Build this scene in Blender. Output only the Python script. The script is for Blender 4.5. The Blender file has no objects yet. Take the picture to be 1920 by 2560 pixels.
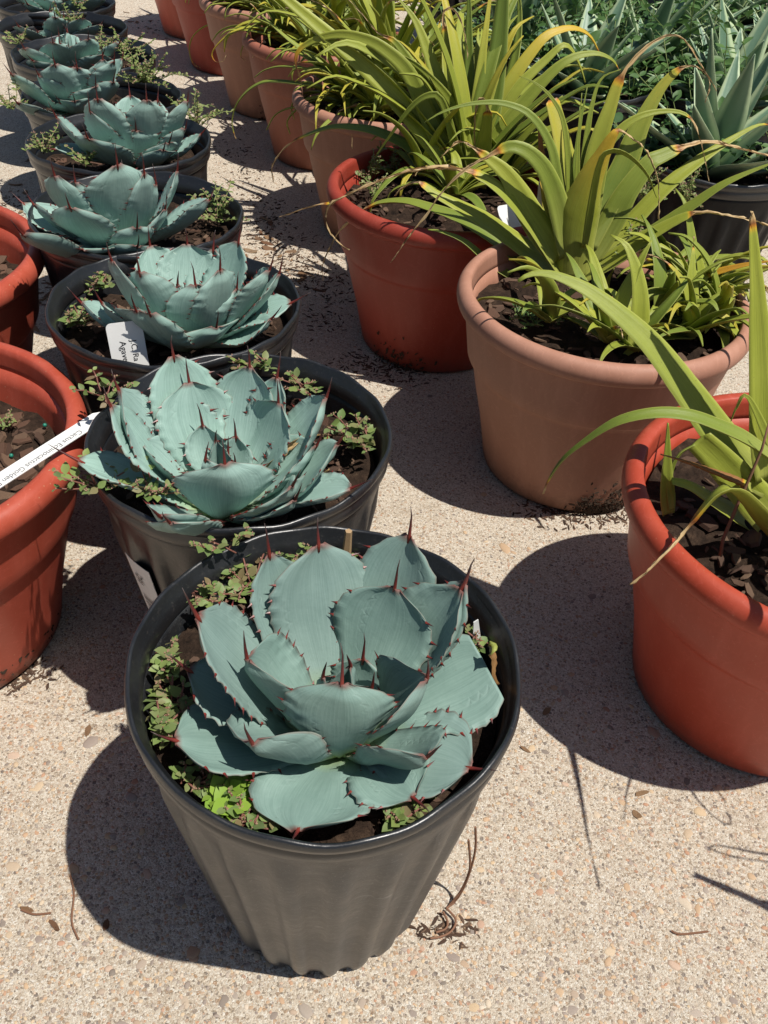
import bpy, math, random
import numpy as np
from mathutils import Vector, Matrix, noise as mnoise

random.seed(7)
scene = bpy.context.scene
COL = scene.collection
rad = math.radians

# ------------------------------------------------------------------ camera, sky, sun, exposure
U0 = 0.33                                   # nursery pot diameter, unit of the calibration
CAMZ = 0.9533
PITCH, ROLL, FPX = 0.7102, 0.0710, 2249.4
F_ = np.array([0, math.cos(PITCH), -math.sin(PITCH)])
R_ = np.array([1.0, 0, 0]); Uv = np.cross(R_, F_)
R2 = math.cos(ROLL) * R_ + math.sin(ROLL) * Uv
U2 = -math.sin(ROLL) * R_ + math.cos(ROLL) * Uv
CAM = np.array([0, 0, CAMZ])
cd = bpy.data.cameras.new('camera'); co = bpy.data.objects.new('camera', cd); COL.objects.link(co)
cd.sensor_fit = 'HORIZONTAL'; cd.sensor_width = 36.0; cd.lens = FPX / 1920 * 36.0
cd.clip_start = 0.02; cd.clip_end = 200
M = Matrix((tuple(R2), tuple(U2), tuple(-F_))).transposed().to_4x4()
M.translation = Vector(CAM); co.matrix_world = M
scene.camera = co

SUNV = np.array([0.365, -0.190, 1.0])       # towards the sun (per unit height)
SUNV /= np.linalg.norm(SUNV)
world = bpy.data.worlds.new('World'); scene.world = world; world.use_nodes = True
wn = world.node_tree.nodes; wl = world.node_tree.links
for n in list(wn): wn.remove(n)
sky = wn.new('ShaderNodeTexSky'); sky.sky_type = 'NISHITA'; sky.sun_disc = False
sky.sun_elevation = math.asin(SUNV[2]); sky.sun_rotation = math.atan2(SUNV[0], SUNV[1])
bg = wn.new('ShaderNodeBackground'); bg.inputs['Strength'].default_value = 0.06
wo = wn.new('ShaderNodeOutputWorld'); wl.new(sky.outputs[0], bg.inputs[0]); wl.new(bg.outputs[0], wo.inputs[0])
sd = bpy.data.lights.new('sun', 'SUN'); sd.energy = 5.0; sd.angle = rad(0.53); sd.color = (1.0, 0.955, 0.88)
so = bpy.data.objects.new('sun', sd); COL.objects.link(so)
so.rotation_euler = Vector(SUNV).to_track_quat('Z', 'Y').to_euler(); so.location = (1, -1, 4)
scene.view_settings.view_transform = 'Standard'; scene.view_settings.look = 'None'
scene.view_settings.exposure = 0.0; scene.view_settings.gamma = 1.0
scene.view_settings.use_curve_mapping = False
scene.cycles.max_bounces = 8; scene.cycles.diffuse_bounces = 4

# ------------------------------------------------------------------ helpers
def ray(u, v):
    d = F_ * FPX + R2 * (u - 960) - U2 * (v - 1280)
    return d / np.linalg.norm(d)
def px(u, v, z=0.0):                         # photo pixel -> point on the level z
    d = ray(u, v); return CAM + d * ((z - CAMZ) / d[2])
def nrm(a):
    l = np.linalg.norm(a); return a / l if l > 1e-9 else a
def rot(v, ax, a):
    ax = nrm(ax); c, s = math.cos(a), math.sin(a)
    return v * c + np.cross(ax, v) * s + ax * np.dot(ax, v) * (1 - c)
UP = np.array([0, 0, 1.0])
def Z1(p): return (250 + p[0] * 0.66305, 1250 + p[1] * 0.66305)
def Z2(p): return (p[0] * 0.63291, 850 + p[1] * 0.63291)
def Z3(p): return (p[0] * 0.45811, p[1] * 0.45811)
def Z4(p): return (450 + p[0] * 0.48222, p[1] * 0.48222)
def Z5(p): return (1100 + p[0] * 0.49427, p[1] * 0.49427)
def Z6(p): return (1100 + p[0] * 0.49427, 500 + p[1] * 0.49427)
def Z7(p): return (1200 + p[0] * 0.45198, 950 + p[1] * 0.45198)
def Z8(p): return (960 + p[0] * 0.57866, 1900 + p[1] * 0.57866)
def Z9(p): return (900 + p[0] * 0.36166, p[1] * 0.36166)
def Z10(p): return (380 + p[0] * 0.34961, p[1] * 0.34961)

def obj(name, verts, faces, mat, parent=None, org=None, smooth=True, attrs=None, kind=None):
    me = bpy.data.meshes.new(name)
    v = np.asarray(verts, dtype=float)
    if org is not None: v = v - np.asarray(org)
    me.from_pydata(v.tolist(), [], [list(map(int, f)) for f in faces])
    if smooth: me.polygons.foreach_set('use_smooth', [True] * len(me.polygons))
    for k, a in (attrs or {}).items():
        at = me.attributes.new(k, 'FLOAT', 'POINT'); at.data.foreach_set('value', np.asarray(a, dtype=np.float32))
    if mat: me.materials.append(mat)
    me.update()
    o = bpy.data.objects.new(name, me); COL.objects.link(o)
    if parent is not None: o.parent = parent
    if kind: o['kind'] = kind
    return o
def inst(name, me, parent, loc, rot_euler, scale):
    o = bpy.data.objects.new(name, me); COL.objects.link(o); o.parent = parent
    o.location = loc; o.rotation_euler = rot_euler; o.scale = scale
    return o
def tag(o, label, cat, group=None, kind=None):
    o['label'] = label; o['category'] = cat
    if group: o['group'] = group
    if kind: o['kind'] = kind
    return o
def empty(name, loc, label, cat, group=None):
    o = bpy.data.objects.new(name, None); COL.objects.link(o); o.location = Vector(loc)
    o.empty_display_size = 0.05
    return tag(o, label, cat, group)

class MB:                                    # collects shapes for one mesh
    def __init__(s): s.v = []; s.f = []; s.a = []
    def add(s, v, f, a=None):
        o = len(s.v); s.v += [tuple(p) for p in v]; s.f += [tuple(i + o for i in q) for q in f]
        s.a += (list(a) if a is not None else [0.0] * len(v))
    def tube(s, pts, rs, n=6, a=None):
        pts = [np.asarray(p, float) for p in pts]; vs = []; fs = []
        for i, p in enumerate(pts):
            t = nrm(pts[min(i + 1, len(pts) - 1)] - pts[max(i - 1, 0)])
            x = nrm(np.cross(t, UP if abs(t[2]) < .9 else R_)); y = np.cross(t, x)
            r = rs[i] if hasattr(rs, '__len__') else rs
            for k in range(n):
                q = 2 * math.pi * k / n; vs.append(p + r * (math.cos(q) * x + math.sin(q) * y))
        for i in range(len(pts) - 1):
            for k in range(n):
                k2 = (k + 1) % n; fs.append((i * n + k, i * n + k2, (i + 1) * n + k2, (i + 1) * n + k))
        fs.append(tuple(range(n))[::-1]); fs.append(tuple((len(pts) - 1) * n + k for k in range(n)))
        s.add(vs, fs, [a or 0.0] * len(vs))
    def build(s, name, mat, parent=None, org=None, smooth=True, kind=None, attr=None):
        return obj(name, s.v, s.f, mat, parent, org, smooth, {attr: s.a} if attr else None, kind)

def catmull(pts, n):
    P = [np.asarray(p, float) for p in pts]
    P = [2 * P[0] - P[1]] + P + [2 * P[-1] - P[-2]]
    seg = [np.linalg.norm(P[i + 1] - P[i]) for i in range(1, len(P) - 2)]
    tot = sum(seg); out = []
    for j in range(n):
        d = tot * j / (n - 1); i = 0
        while i < len(seg) - 1 and d > seg[i]: d -= seg[i]; i += 1
        t = min(1, d / seg[i]); a, b, c, e = P[i], P[i + 1], P[i + 2], P[i + 3]
        out.append(0.5 * ((2 * b) + (-a + c) * t + (2 * a - 5 * b + 4 * c - e) * t * t + (-a + 3 * b - 3 * c + e) * t ** 3))
    return out

# ------------------------------------------------------------------ materials
class NT:
    def __init__(s, name):
        s.m = bpy.data.materials.new(name); s.m.use_nodes = True
        s.n = s.m.node_tree.nodes; s.l = s.m.node_tree.links
        s.b = s.n['Principled BSDF']
    def new(s, t, **k):
        q = s.n.new(t)
        for a, b in k.items(): setattr(q, a, b)
        return q
    def link(s, a, b): s.l.new(a, b)
    def set(s, sock, v):
        if hasattr(v, 'is_linked') or isinstance(v, bpy.types.NodeSocket): s.l.new(v, sock)
        else: sock.default_value = v
    def coord(s, kind='Object', scale=(1, 1, 1)):
        t = s.new('ShaderNodeTexCoord'); mp = s.new('ShaderNodeMapping')
        mp.inputs['Scale'].default_value = scale; s.link(t.outputs[kind], mp.inputs['Vector']); return mp.outputs[0]
    def noise(s, vec, scale, detail=4, rough=.6, w=None):
        q = s.new('ShaderNodeTexNoise'); s.link(vec, q.inputs['Vector'])
        q.inputs['Scale'].default_value = scale; q.inputs['Detail'].default_value = detail; q.inputs['Roughness'].default_value = rough
        return q.outputs['Fac']
    def vor(s, vec, scale, out='Color', feature='F1'):
        q = s.new('ShaderNodeTexVoronoi', feature=feature); s.link(vec, q.inputs['Vector']); q.inputs['Scale'].default_value = scale
        return q.outputs[out]
    def ramp(s, fac, stops, interp='LINEAR'):
        q = s.new('ShaderNodeValToRGB'); s.link(fac, q.inputs[0]); r = q.color_ramp; r.interpolation = interp
        while len(r.elements) < len(stops): r.elements.new(0.5)
        for e, (p, c) in zip(r.elements, stops):
            e.position = p; e.color = (c, c, c, 1) if not hasattr(c, '__len__') else (*c, 1)
        return q.outputs[0]
    def mix(s, fac, a, b, mode='MIX'):
        q = s.new('ShaderNodeMix', data_type='RGBA', blend_type=mode)
        s.set(q.inputs[0], fac)
        for sk, v in ((q.inputs[6], a), (q.inputs[7], b)):
            if isinstance(v, bpy.types.NodeSocket): s.link(v, sk)
            else: sk.default_value = (*v, 1)
        return q.outputs[2]
    def math(s, op, a, b=0.0, c=0.0):
        q = s.new('ShaderNodeMath', operation=op)
        for i, v in enumerate((a, b, c)): s.set(q.inputs[i], v)
        return q.outputs[0]
    def attr(s, name):
        q = s.new('ShaderNodeAttribute', attribute_name=name); return q.outputs['Fac']
    def rnd(s):
        q = s.new('ShaderNodeObjectInfo'); return q.outputs['Random']
    def bump(s, h, strength, dist):
        q = s.new('ShaderNodeBump'); q.inputs['Strength'].default_value = strength; q.inputs['Distance'].default_value = dist
        s.link(h, q.inputs['Height'])
        if s.b.inputs['Normal'].is_linked: s.link(s.b.inputs['Normal'].links[0].from_socket, q.inputs['Normal'])
        s.link(q.outputs[0], s.b.inputs['Normal'])
    def fin(s, col, rough=.6, spec=.5):
        if isinstance(col, bpy.types.NodeSocket): s.link(col, s.b.inputs['Base Color'])
        else: s.b.inputs['Base Color'].default_value = (*col, 1)
        s.set(s.b.inputs['Roughness'], rough); s.b.inputs['Specular IOR Level'].default_value = spec
        return s.m

def m_ground():
    t = NT('exposed_aggregate_concrete'); c = t.coord()
    wob = t.noise(c, 260, 2)
    wv = t.new('ShaderNodeVectorMath', operation='ADD'); t.link(c, wv.inputs[0])
    ws = t.new('ShaderNodeVectorMath', operation='SCALE'); cb = t.new('ShaderNodeCombineXYZ')
    t.link(wob, cb.inputs[0]); t.link(t.noise(c, 310, 2), cb.inputs[1]); t.link(cb.outputs[0], ws.inputs[0]); ws.inputs['Scale'].default_value = 0.004
    t.link(ws.outputs[0], wv.inputs[1]); cw = wv.outputs[0]
    big = t.noise(c, 3.0, 5, .6); mid = t.noise(c, 22, 4, .6); sand = t.noise(c, 900, 3, .7)
    base = t.mix(big, (0.50, 0.41, 0.31), (0.70, 0.61, 0.49))
    base = t.mix(t.ramp(mid, [(.35, 0.0), (.7, .5)]), base, (0.56, 0.45, 0.32))
    # sand grains
    g1 = t.new('ShaderNodeSeparateColor'); t.link(t.vor(cw, 560), g1.inputs[0])
    grain = t.ramp(g1.outputs[0], [(0, (.12, .10, .085)), (.07, (.33, .25, .17)), (.22, (.58, .48, .37)), (.6, (.72, .63, .51)), (.9, (.86, .80, .68)), (1, (.90, .87, .80))])
    base = t.mix(.72, base, grain)
    # small aggregate, 4 to 6 mm, only some cells show
    v2 = t.new('ShaderNodeTexVoronoi'); t.link(cw, v2.inputs['Vector']); v2.inputs['Scale'].default_value = 190
    s2 = t.new('ShaderNodeSeparateColor'); t.link(v2.outputs['Color'], s2.inputs[0])
    col2 = t.ramp(s2.outputs[1], [(0, (.10, .075, .07)), (.14, (.23, .19, .17)), (.3, (.42, .25, .13)), (.45, (.55, .34, .20)), (.6, (.40, .35, .31)), (.8, (.66, .56, .43)), (1, (.50, .23, .13))])
    show = t.math('MULTIPLY', t.math('GREATER_THAN', s2.outputs[0], .60), t.math('LESS_THAN', v2.outputs['Distance'], .40))
    base = t.mix(t.math('MULTIPLY', show, .75), base, col2)
    # stains: dark damp specks, brown tannin
    st = t.ramp(t.noise(c, 7, 6, .7), [(.56, 0.0), (.74, 1.0)])
    base = t.mix(t.math('MULTIPLY', st, .38), base, (.34, .255, .17))
    st2 = t.ramp(t.noise(c, 48, 3, .5), [(.66, 0.0), (.74, 1.0)])
    base = t.mix(t.math('MULTIPLY', st2, .3), base, (.22, .18, .14))
    base = t.mix(t.math('MULTIPLY', t.ramp(sand, [(.3, 1.0), (.5, 0.0)]), .45), base, (.20, .155, .11))
    h = t.math('ADD', t.math('MULTIPLY', t.vor(cw, 560, 'Distance'), -.6), t.math('MULTIPLY', sand, .8))
    h = t.math('ADD', h, t.math('MULTIPLY', show, .5)); h = t.math('ADD', h, t.math('MULTIPLY', mid, 1.5))
    t.bump(h, .8, .003)
    return t.fin(base, .9, .25)
def m_attrcol(name, rough=.75, spec=.3):      # stones: colour picked from attribute / object random
    t = NT(name); c = t.coord(); f = t.attr('pick') if name == 'small_pebbles' else t.rnd()
    col = t.ramp(f, [(0, (.13, .11, .10)), (.12, (.27, .22, .20)), (.25, (.34, .29, .25)), (.4, (.46, .30, .18)), (.52, (.52, .36, .22)), (.64, (.40, .19, .115)), (.75, (.60, .52, .42)), (.88, (.55, .40, .24)), (1, (.40, .34, .29))])
    col = t.mix(t.math('MULTIPLY', t.noise(c, 260, 4), .7), col, t.mix(.5, col, (.62, .5, .36)))
    t.bump(t.noise(c, 500, 3), .4, .001)
    return t.fin(col, rough, spec)
def m_black(name, dust=.5):
    t = NT(name); c = t.coord()
    n = t.noise(c, 14, 6, .65); n2 = t.noise(c, 160, 4, .7)
    cs = t.coord('Object', (30, 30, 2.2)); streak = t.noise(cs, 2.2, 4, .65)
    d = t.math('MULTIPLY', t.ramp(n, [(.35, 0.0), (.75, 1.0)]), t.ramp(streak, [(.3, .25), (.7, 1.0)]))
    sep = t.new('ShaderNodeSeparateXYZ'); tc = t.new('ShaderNodeTexCoord'); t.link(tc.outputs['Object'], sep.inputs[0])
    low = t.ramp(t.math('MULTIPLY', sep.outputs[2], 2.7), [(0.0, 1.0), (.35, .35), (1.0, .12)])
    d = t.math('MULTIPLY', t.math('ADD', d, t.math('MULTIPLY', low, .4)), dust)
    col = t.mix(d, (.010, .011, .013), (.112, .118, .126))
    col = t.mix(t.math('MULTIPLY', t.ramp(n2, [(.60, 0.0), (.72, 1.0)]), .35 * dust + .08), col, (.28, .25, .22))
    vs = t.ramp(t.vor(c, 240, 'Distance'), [(.0, 1.0), (.13, 0.0)])
    col = t.mix(t.math('MULTIPLY', vs, .25 * dust), col, (.35, .32, .29))
    sc = t.noise(t.coord('Object', (22, 22, 150)), 1.6, 3, .6); sc2 = t.noise(t.coord('Object', (9, 9, 9)), 2.0, 2)
    col = t.mix(t.math('MULTIPLY', t.math('MULTIPLY', t.ramp(sc, [(.64, 0.0), (.70, 1.0)]), t.ramp(sc2, [(.45, 0.0), (.6, 1.0)])), .9 * dust), col, (.34, .34, .34))
    fine = t.noise(c, 700, 2, .6); col = t.mix(t.math('MULTIPLY', t.ramp(fine, [(.62, 0.0), (.74, 1.0)]), .8 * dust), col, (.33, .33, .33))
    t.bump(n2, .25, .0008); t.bump(t.noise(c, 25, 3), .25, .004)
    return t.fin(col, t.ramp(n, [(.3, .28), (.8, .50)]), .55)
def m_terra(name, col, col2, rough, dirt=.5):
    t = NT(name); c = t.coord()
    n = t.noise(c, 9, 6, .6); n2 = t.noise(c, 90, 5, .65)
    k = t.mix(n, col, col2)
    cs = t.coord('Object', (14, 14, 1.3)); k = t.mix(t.math('MULTIPLY', t.ramp(t.noise(cs, 2, 5, .7), [(.45, 0.0), (.8, 1.0)]), .35), k, tuple(min(1, x * 1.35 + .05) for x in col2))
    specks = t.ramp(t.vor(c, 130, 'Distance'), [(.05, 1.0), (.14, 0.0)])
    k = t.mix(t.math('MULTIPLY', specks, t.math('MULTIPLY', t.ramp(n2, [(.45, 0.0), (.6, 1.0)]), dirt)), k, (.55, .36, .22))
    sep = t.new('ShaderNodeSeparateXYZ'); tc = t.new('ShaderNodeTexCoord'); t.link(tc.outputs['Object'], sep.inputs[0])
    low = t.ramp(t.math('ADD', sep.outputs[2], t.math('MULTIPLY', n2, .08)), [(.035, 1.0), (.085, 0.0)])
    k = t.mix(t.math('MULTIPLY', low, .75 * dirt + .2), k, (.085, .06, .042))
    scr = t.new('ShaderNodeTexWave'); scr.wave_type = 'BANDS'; t.link(t.coord('Object', (3, 5, 9)), scr.inputs[0]); scr.inputs['Scale'].default_value = 6; scr.inputs['Distortion'].default_value = 14; scr.inputs['Detail'].default_value = 3
    k = t.mix(t.math('MULTIPLY', t.ramp(scr.outputs['Fac'], [(.97, 0.0), (1.0, 1.0)]), .18), k, tuple(min(1, x * 1.6 + .06) for x in col))
    t.bump(n2, .12, .001); t.bump(t.noise(c, 420, 2), .08, .0006)
    return t.fin(k, t.ramp(n, [(.3, rough - .08), (.7, rough + .12)]), .4)
def m_agave(name, c1, c2, c3):
    t = NT(name); c = t.coord(); lt = t.attr('lt'); ls = t.attr('ls'); als = t.math('ABSOLUTE', ls)
    n = t.noise(c, 26, 5, .6); r = t.rnd()
    k = t.mix(t.ramp(n, [(.3, 0.0), (.7, 1.0)]), c1, c2)
    k = t.mix(t.math('MULTIPLY', r, .35), k, c3)
    cv = t.new('ShaderNodeCombineXYZ'); t.link(t.math('MULTIPLY', ls, 34), cv.inputs[0]); t.link(t.math('MULTIPLY', lt, 3.0), cv.inputs[1]); t.link(t.math('MULTIPLY', r, 40), cv.inputs[2])
    stripe = t.noise(cv.outputs[0], 1.0, 3, .6)
    k = t.mix(t.math('MULTIPLY', t.ramp(stripe, [(.35, 0.0), (.7, 1.0)]), .34), k, (.085, .155, .135))
    k = t.mix(t.ramp(lt, [(0.0, .95), (.13, .5), (.30, 0.0)]), k, (.30, .38, .13))
    # bud imprint: scalloped ghost of the neighbour's margin
    lim = t.math('ADD', t.math('MULTIPLY', t.math('ABSOLUTE', t.math('SINE', t.math('MULTIPLY', lt, 44))), .09), t.math('MULTIPLY_ADD', r, .3, .38))
    v = t.math('ABSOLUTE', t.math('SUBTRACT', als, lim))
    imp = t.math('MULTIPLY', t.ramp(v, [(0.0, 1.0), (.06, 0.0)]), t.ramp(t.noise(c, 30, 2), [(.46, 0.0), (.62, 1.0)]))
    k = t.mix(t.math('MULTIPLY', imp, .16), k, (.30, .40, .36))
    # corky specks and scrapes in the bloom
    sp = t.ramp(t.vor(c, 150, 'Distance'), [(.05, 1.0), (.12, 0.0)])
    k = t.mix(t.math('MULTIPLY', sp, t.math('MULTIPLY', t.ramp(t.noise(c, 55, 3), [(.55, 0.0), (.68, 1.0)]), .55)), k, (.10, .13, .10))
    # margin
    edge = t.ramp(als, [(.955, 0.0), (.995, 1.0)])
    k = t.mix(t.math('MULTIPLY', edge, .45), k, (.20, .12, .09))
    tipm = t.ramp(lt, [(.955, 0.0), (.995, 1.0)])
    k = t.mix(t.math('MULTIPLY', tipm, .85), k, (.17, .045, .035))
    t.bump(imp, .28, .0010); t.bump(stripe, .22, .0009); t.bump(t.noise(c, 40, 4), .25, .003)
    m = t.fin(k, t.ramp(n, [(.3, .48), (.7, .62)]), .35)
    return m
def m_spine(name):
    t = NT(name); lt = t.attr('lt')
    k = t.ramp(lt, [(0, (.24, .035, .022)), (.3, (.12, .016, .014)), (.7, (.045, .014, .014)), (1, (.07, .05, .045))])
    return t.fin(k, .42, .5)
def m_strap(name, g1, g2, g3):
    t = NT(name); c = t.coord(); lt = t.attr('lt'); ls = t.attr('ls'); dry = t.attr('dry'); r = t.rnd()
    n = t.noise(c, 18, 4, .6)
    k = t.mix(n, g1, g2); k = t.mix(t.math('MULTIPLY', t.math('POWER', r, 1.6), .85), k, g3); k = t.mix(t.ramp(lt, [(0.0, .6), (.25, 0.0)]), k, (.46, .47, .13))
    cv = t.new('ShaderNodeCombineXYZ'); t.link(t.math('MULTIPLY', ls, 9), cv.inputs[0]); t.link(t.math('MULTIPLY', lt, 2.5), cv.inputs[1]); t.link(t.math('MULTIPLY', r, 60), cv.inputs[2])
    st = t.noise(cv.outputs[0], 1.6, 4, .65)
    k = t.mix(t.math('MULTIPLY', t.ramp(st, [(.4, 0.0), (.7, 1.0)]), .4), k, tuple(x * .55 for x in g1))
    k = t.mix(t.ramp(t.math('ABSOLUTE', ls), [(.86, 0.0), (1.0, .6)]), k, (.50, .52, .13))
    dd = t.math('ADD', dry, t.math('MULTIPLY', t.math('SUBTRACT', st, .5), .16))
    dcol = t.ramp(dd, [(.15, (.42, .41, .05)), (.4, (.60, .40, .035)), (.58, (.50, .20, .03)), (.72, (.26, .11, .04)), (.86, (.48, .28, .11)), (1.0, (.60, .43, .22))])
    k = t.mix(t.ramp(dd, [(.05, 0.0), (.3, 1.0)]), k, dcol)
    sp = t.ramp(t.vor(c, 90, 'Distance'), [(.04, 1.0), (.09, 0.0)])
    k = t.mix(t.math('MULTIPLY', sp, .5), k, (.13, .10, .03))
    t.bump(st, .35, .0012); t.bump(t.noise(c, 60, 3), .15, .002)
    m = t.fin(k, .46, .4)
    tr = t.new('ShaderNodeBsdfTranslucent'); t.link(k, tr.inputs[0]); ms = t.new('ShaderNodeMixShader'); ms.inputs[0].default_value = .12
    t.link(t.b.outputs[0], ms.inputs[1]); t.link(tr.outputs[0], ms.inputs[2]); t.link(ms.outputs[0], t.n['Material Output'].inputs[0])
    return m
def m_variegated():
    t = NT('pale_margined_leaf'); c = t.coord(); ls = t.attr('ls'); r = t.rnd()
    k = t.mix(t.noise(c, 20, 4), (.085, .16, .10), (.15, .25, .16))
    k = t.mix(t.math('MULTIPLY', r, .5), k, (.20, .32, .22))
    k = t.mix(t.ramp(t.math('ABSOLUTE', ls), [(.55, 0.0), (.82, .85)]), k, (.50, .60, .36))
    t.bump(t.noise(c, 60, 3), .2, .002)
    return t.fin(k, .45, .4)
def m_leafy(name, cols, rough=.5):
    t = NT(name); c = t.coord(); r = t.rnd() if 'far' not in name else t.attr('pick')
    stops = [(i / max(1, len(cols) - 1), q) for i, q in enumerate(cols)]
    k = t.ramp(r, stops); k = t.mix(t.math('MULTIPLY', t.noise(t.coord('Object'), 140, 3), .4), k, tuple(x * .6 for x in cols[0]))
    m = t.fin(k, rough, .35)
    tr = t.new('ShaderNodeBsdfTranslucent'); t.link(k, tr.inputs[0]); ms = t.new('ShaderNodeMixShader'); ms.inputs[0].default_value = .25
    t.link(t.b.outputs[0], ms.inputs[1]); t.link(tr.outputs[0], ms.inputs[2]); t.link(ms.outputs[0], t.n['Material Output'].inputs[0])
    return m
def m_bark(name, cols):
    t = NT(name); c = t.coord(); r = t.rnd() if name != 'bark_crumbs' else t.attr('pick')
    k = t.ramp(r, [(i / (len(cols) - 1), q) for i, q in enumerate(cols)])
    cs = t.coord('Object', (160, 30, 120)); n = t.noise(cs, 1, 5, .7)
    k = t.mix(n, k, t.mix(.6, k, (.05, .032, .022))); t.bump(n, .7, .002)
    return t.fin(k, .85, .2)
def m_soil():
    t = NT('dark_potting_soil'); c = t.coord()
    n = t.noise(c, 60, 6, .75); k = t.ramp(n, [(.3, (.012, .008, .006)), (.55, (.045, .028, .019)), (.8, (.11, .07, .045))])
    t.bump(n, .9, .008); t.bump(t.noise(c, 300, 3), .6, .002)
    return t.fin(k, .95, .15)
def m_plain(name, col, rough=.5, n=.15, spec=.4):
    t = NT(name); c = t.coord()
    k = t.mix(t.math('MULTIPLY', t.noise(c, 70, 5, .65), n * 2), col, tuple(x * .55 for x in col))
    t.bump(t.noise(c, 200, 3), .15, .0006)
    return t.fin(k, rough, spec)

MG = m_ground(); MPEB = m_attrcol('pebble_stone'); MPES = m_attrcol('small_pebbles')
MB1 = m_black('dusty_black_plastic', .5); MB2 = m_black('black_plastic', .2); MB3 = m_black('matt_black_plastic', .03); MB3.node_tree.nodes['Principled BSDF'].inputs['Specular IOR Level'].default_value = .2
MRIM = m_black('black_plastic_rim', .10); MRIM.node_tree.nodes['Principled BSDF'].inputs['Specular IOR Level'].default_value = .8
MT_red = m_terra('red_terracotta_plastic', (.36, .045, .022), (.43, .068, .032), .42, .35)
MT_dk = m_terra('deep_red_terracotta', (.28, .034, .019), (.33, .048, .027), .5, .3)
MT_or = m_terra('orange_red_terracotta', (.39, .062, .034), (.44, .088, .05), .42, .8)
MT_br = m_terra('faded_brown_terracotta', (.36, .165, .105), (.44, .225, .155), .62, .35)
MAG1 = m_agave('grey_blue_agave_leaf', (.19, .295, .255), (.24, .355, .308), (.21, .275, .268))
MAG2 = m_agave('mint_blue_agave_leaf', (.285, .44, .375), (.345, .51, .445), (.30, .40, .385))
MSP = m_spine('red_brown_spine')
MST = m_strap('yellow_green_strap_leaf', (.29, .335, .035), (.43, .46, .07), (.12, .20, .035))
MVA = m_variegated()
MWEED = m_leafy('spurge_leaf', [(.15, .24, .07), (.22, .31, .09), (.30, .38, .11), (.18, .25, .10), (.26, .29, .11), (.27, .17, .10)])
MWEEDF = m_leafy('far_weed_leaf', [(.17, .26, .07), (.26, .33, .10), (.34, .36, .13), (.20, .26, .10)])
MCLOV = m_leafy('bright_seedling_leaf', [(.24, .42, .05), (.34, .50, .07), (.30, .46, .08)])
MDARKW = m_leafy('broad_weed_leaf', [(.05, .12, .035), (.09, .19, .05), (.14, .26, .07), (.07, .15, .05)])
MSTEM = m_plain('reddish_weed_stem', (.22, .09, .065), .6); MSTEMG = m_plain('green_weed_stem', (.20, .26, .08), .6)
MFLOW = m_plain('tiny_weed_flower', (.46, .28, .20), .7)
MBARK = m_bark('bark_chips', [(.075, .042, .030), (.13, .07, .048), (.19, .105, .07), (.27, .17, .11), (.10, .06, .045)])
MBARKF = m_bark('bark_crumbs', [(.05, .03, .022), (.11, .065, .045), (.2, .13, .085)])
MSOIL = m_soil()
MWHITE = m_plain('white_plastic_tag', (.82, .82, .80), .35, .06); MINK = m_plain('black_ink', (.02, .02, .022), .6, 0)
MGREYINK = m_plain('grey_ink', (.16, .16, .17), .6, 0)
MPAPER = m_plain('white_paper_sticker', (.70, .69, .68), .55, .12)
MDRY = m_bark('dry_leaf_litter', [(.30, .17, .09), (.42, .27, .15), (.22, .11, .06), (.48, .35, .22)])
MWOOD = m_plain('split_wood', (.48, .32, .17), .8, .4); MROOT = m_plain('dried_root', (.24, .12, .07), .8, .3)
MTEAL = m_plain('fertiliser_pellet', (.02, .22, .15), .35, .1)

# ------------------------------------------------------------------ ground
def sheet():
    xs = np.concatenate([[-40, -8], np.linspace(-3, 3, 25), [8, 40]]); ys = np.concatenate([[-30, -4], np.linspace(-1, 6, 29), [14, 60]])
    v = [(x, y, 0.0) for y in ys for x in xs]; n = len(xs)
    f = [(j * n + i, j * n + i + 1, (j + 1) * n + i + 1, (j + 1) * n + i) for j in range(len(ys) - 1) for i in range(n - 1)]
    return v, f
gv, gf = sheet()
ground = obj('ground', gv, gf, MG, smooth=False); ground['kind'] = 'structure'
ground['label'] = 'sandy exposed aggregate concrete paving'

def stone_mesh(seed, nseg=7):
    r = random.Random(seed); ring = []
    for k in range(nseg):
        a = 2 * math.pi * k / nseg; q = r.uniform(.72, 1.1); ring.append((q * math.cos(a), q * math.sin(a)))
    v = [(x, y, -.35) for x, y in ring] + [(x * .93, y * .93, .12) for x, y in ring] + [(x * .55, y * .55, .30 + r.uniform(-.05, .05)) for x, y in ring]
    f = [tuple(2 * nseg + k for k in range(nseg))]
    for L in (0, 1):
        for k in range(nseg):
            k2 = (k + 1) % nseg; f.append((L * nseg + k, L * nseg + k2, (L + 1) * nseg + k2, (L + 1) * nseg + k))
    return v, f
stones = []
for i in range(8):
    v, f = stone_mesh(i, 6 + i % 3); me = bpy.data.meshes.new('pebble'); me.from_pydata(v, [], f)
    me.polygons.foreach_set('use_smooth', [True] * len(me.polygons)); me.materials.append(MPEB); stones.append((me, v, f))
rg = random.Random(11)
def ground_px(near):
    while True:
        if near: p = px(rg.uniform(-20, 1940), rg.uniform(1350, 2600))
        else: p = px(rg.uniform(0, 1940), rg.uniform(0, 1700))
        return p
POTSPOTS = []
def free(p, m=.0):
    return all((p[0] - x) ** 2 + (p[1] - y) ** 2 > (r + m) ** 2 for x, y, r in POTSPOTS)
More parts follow.
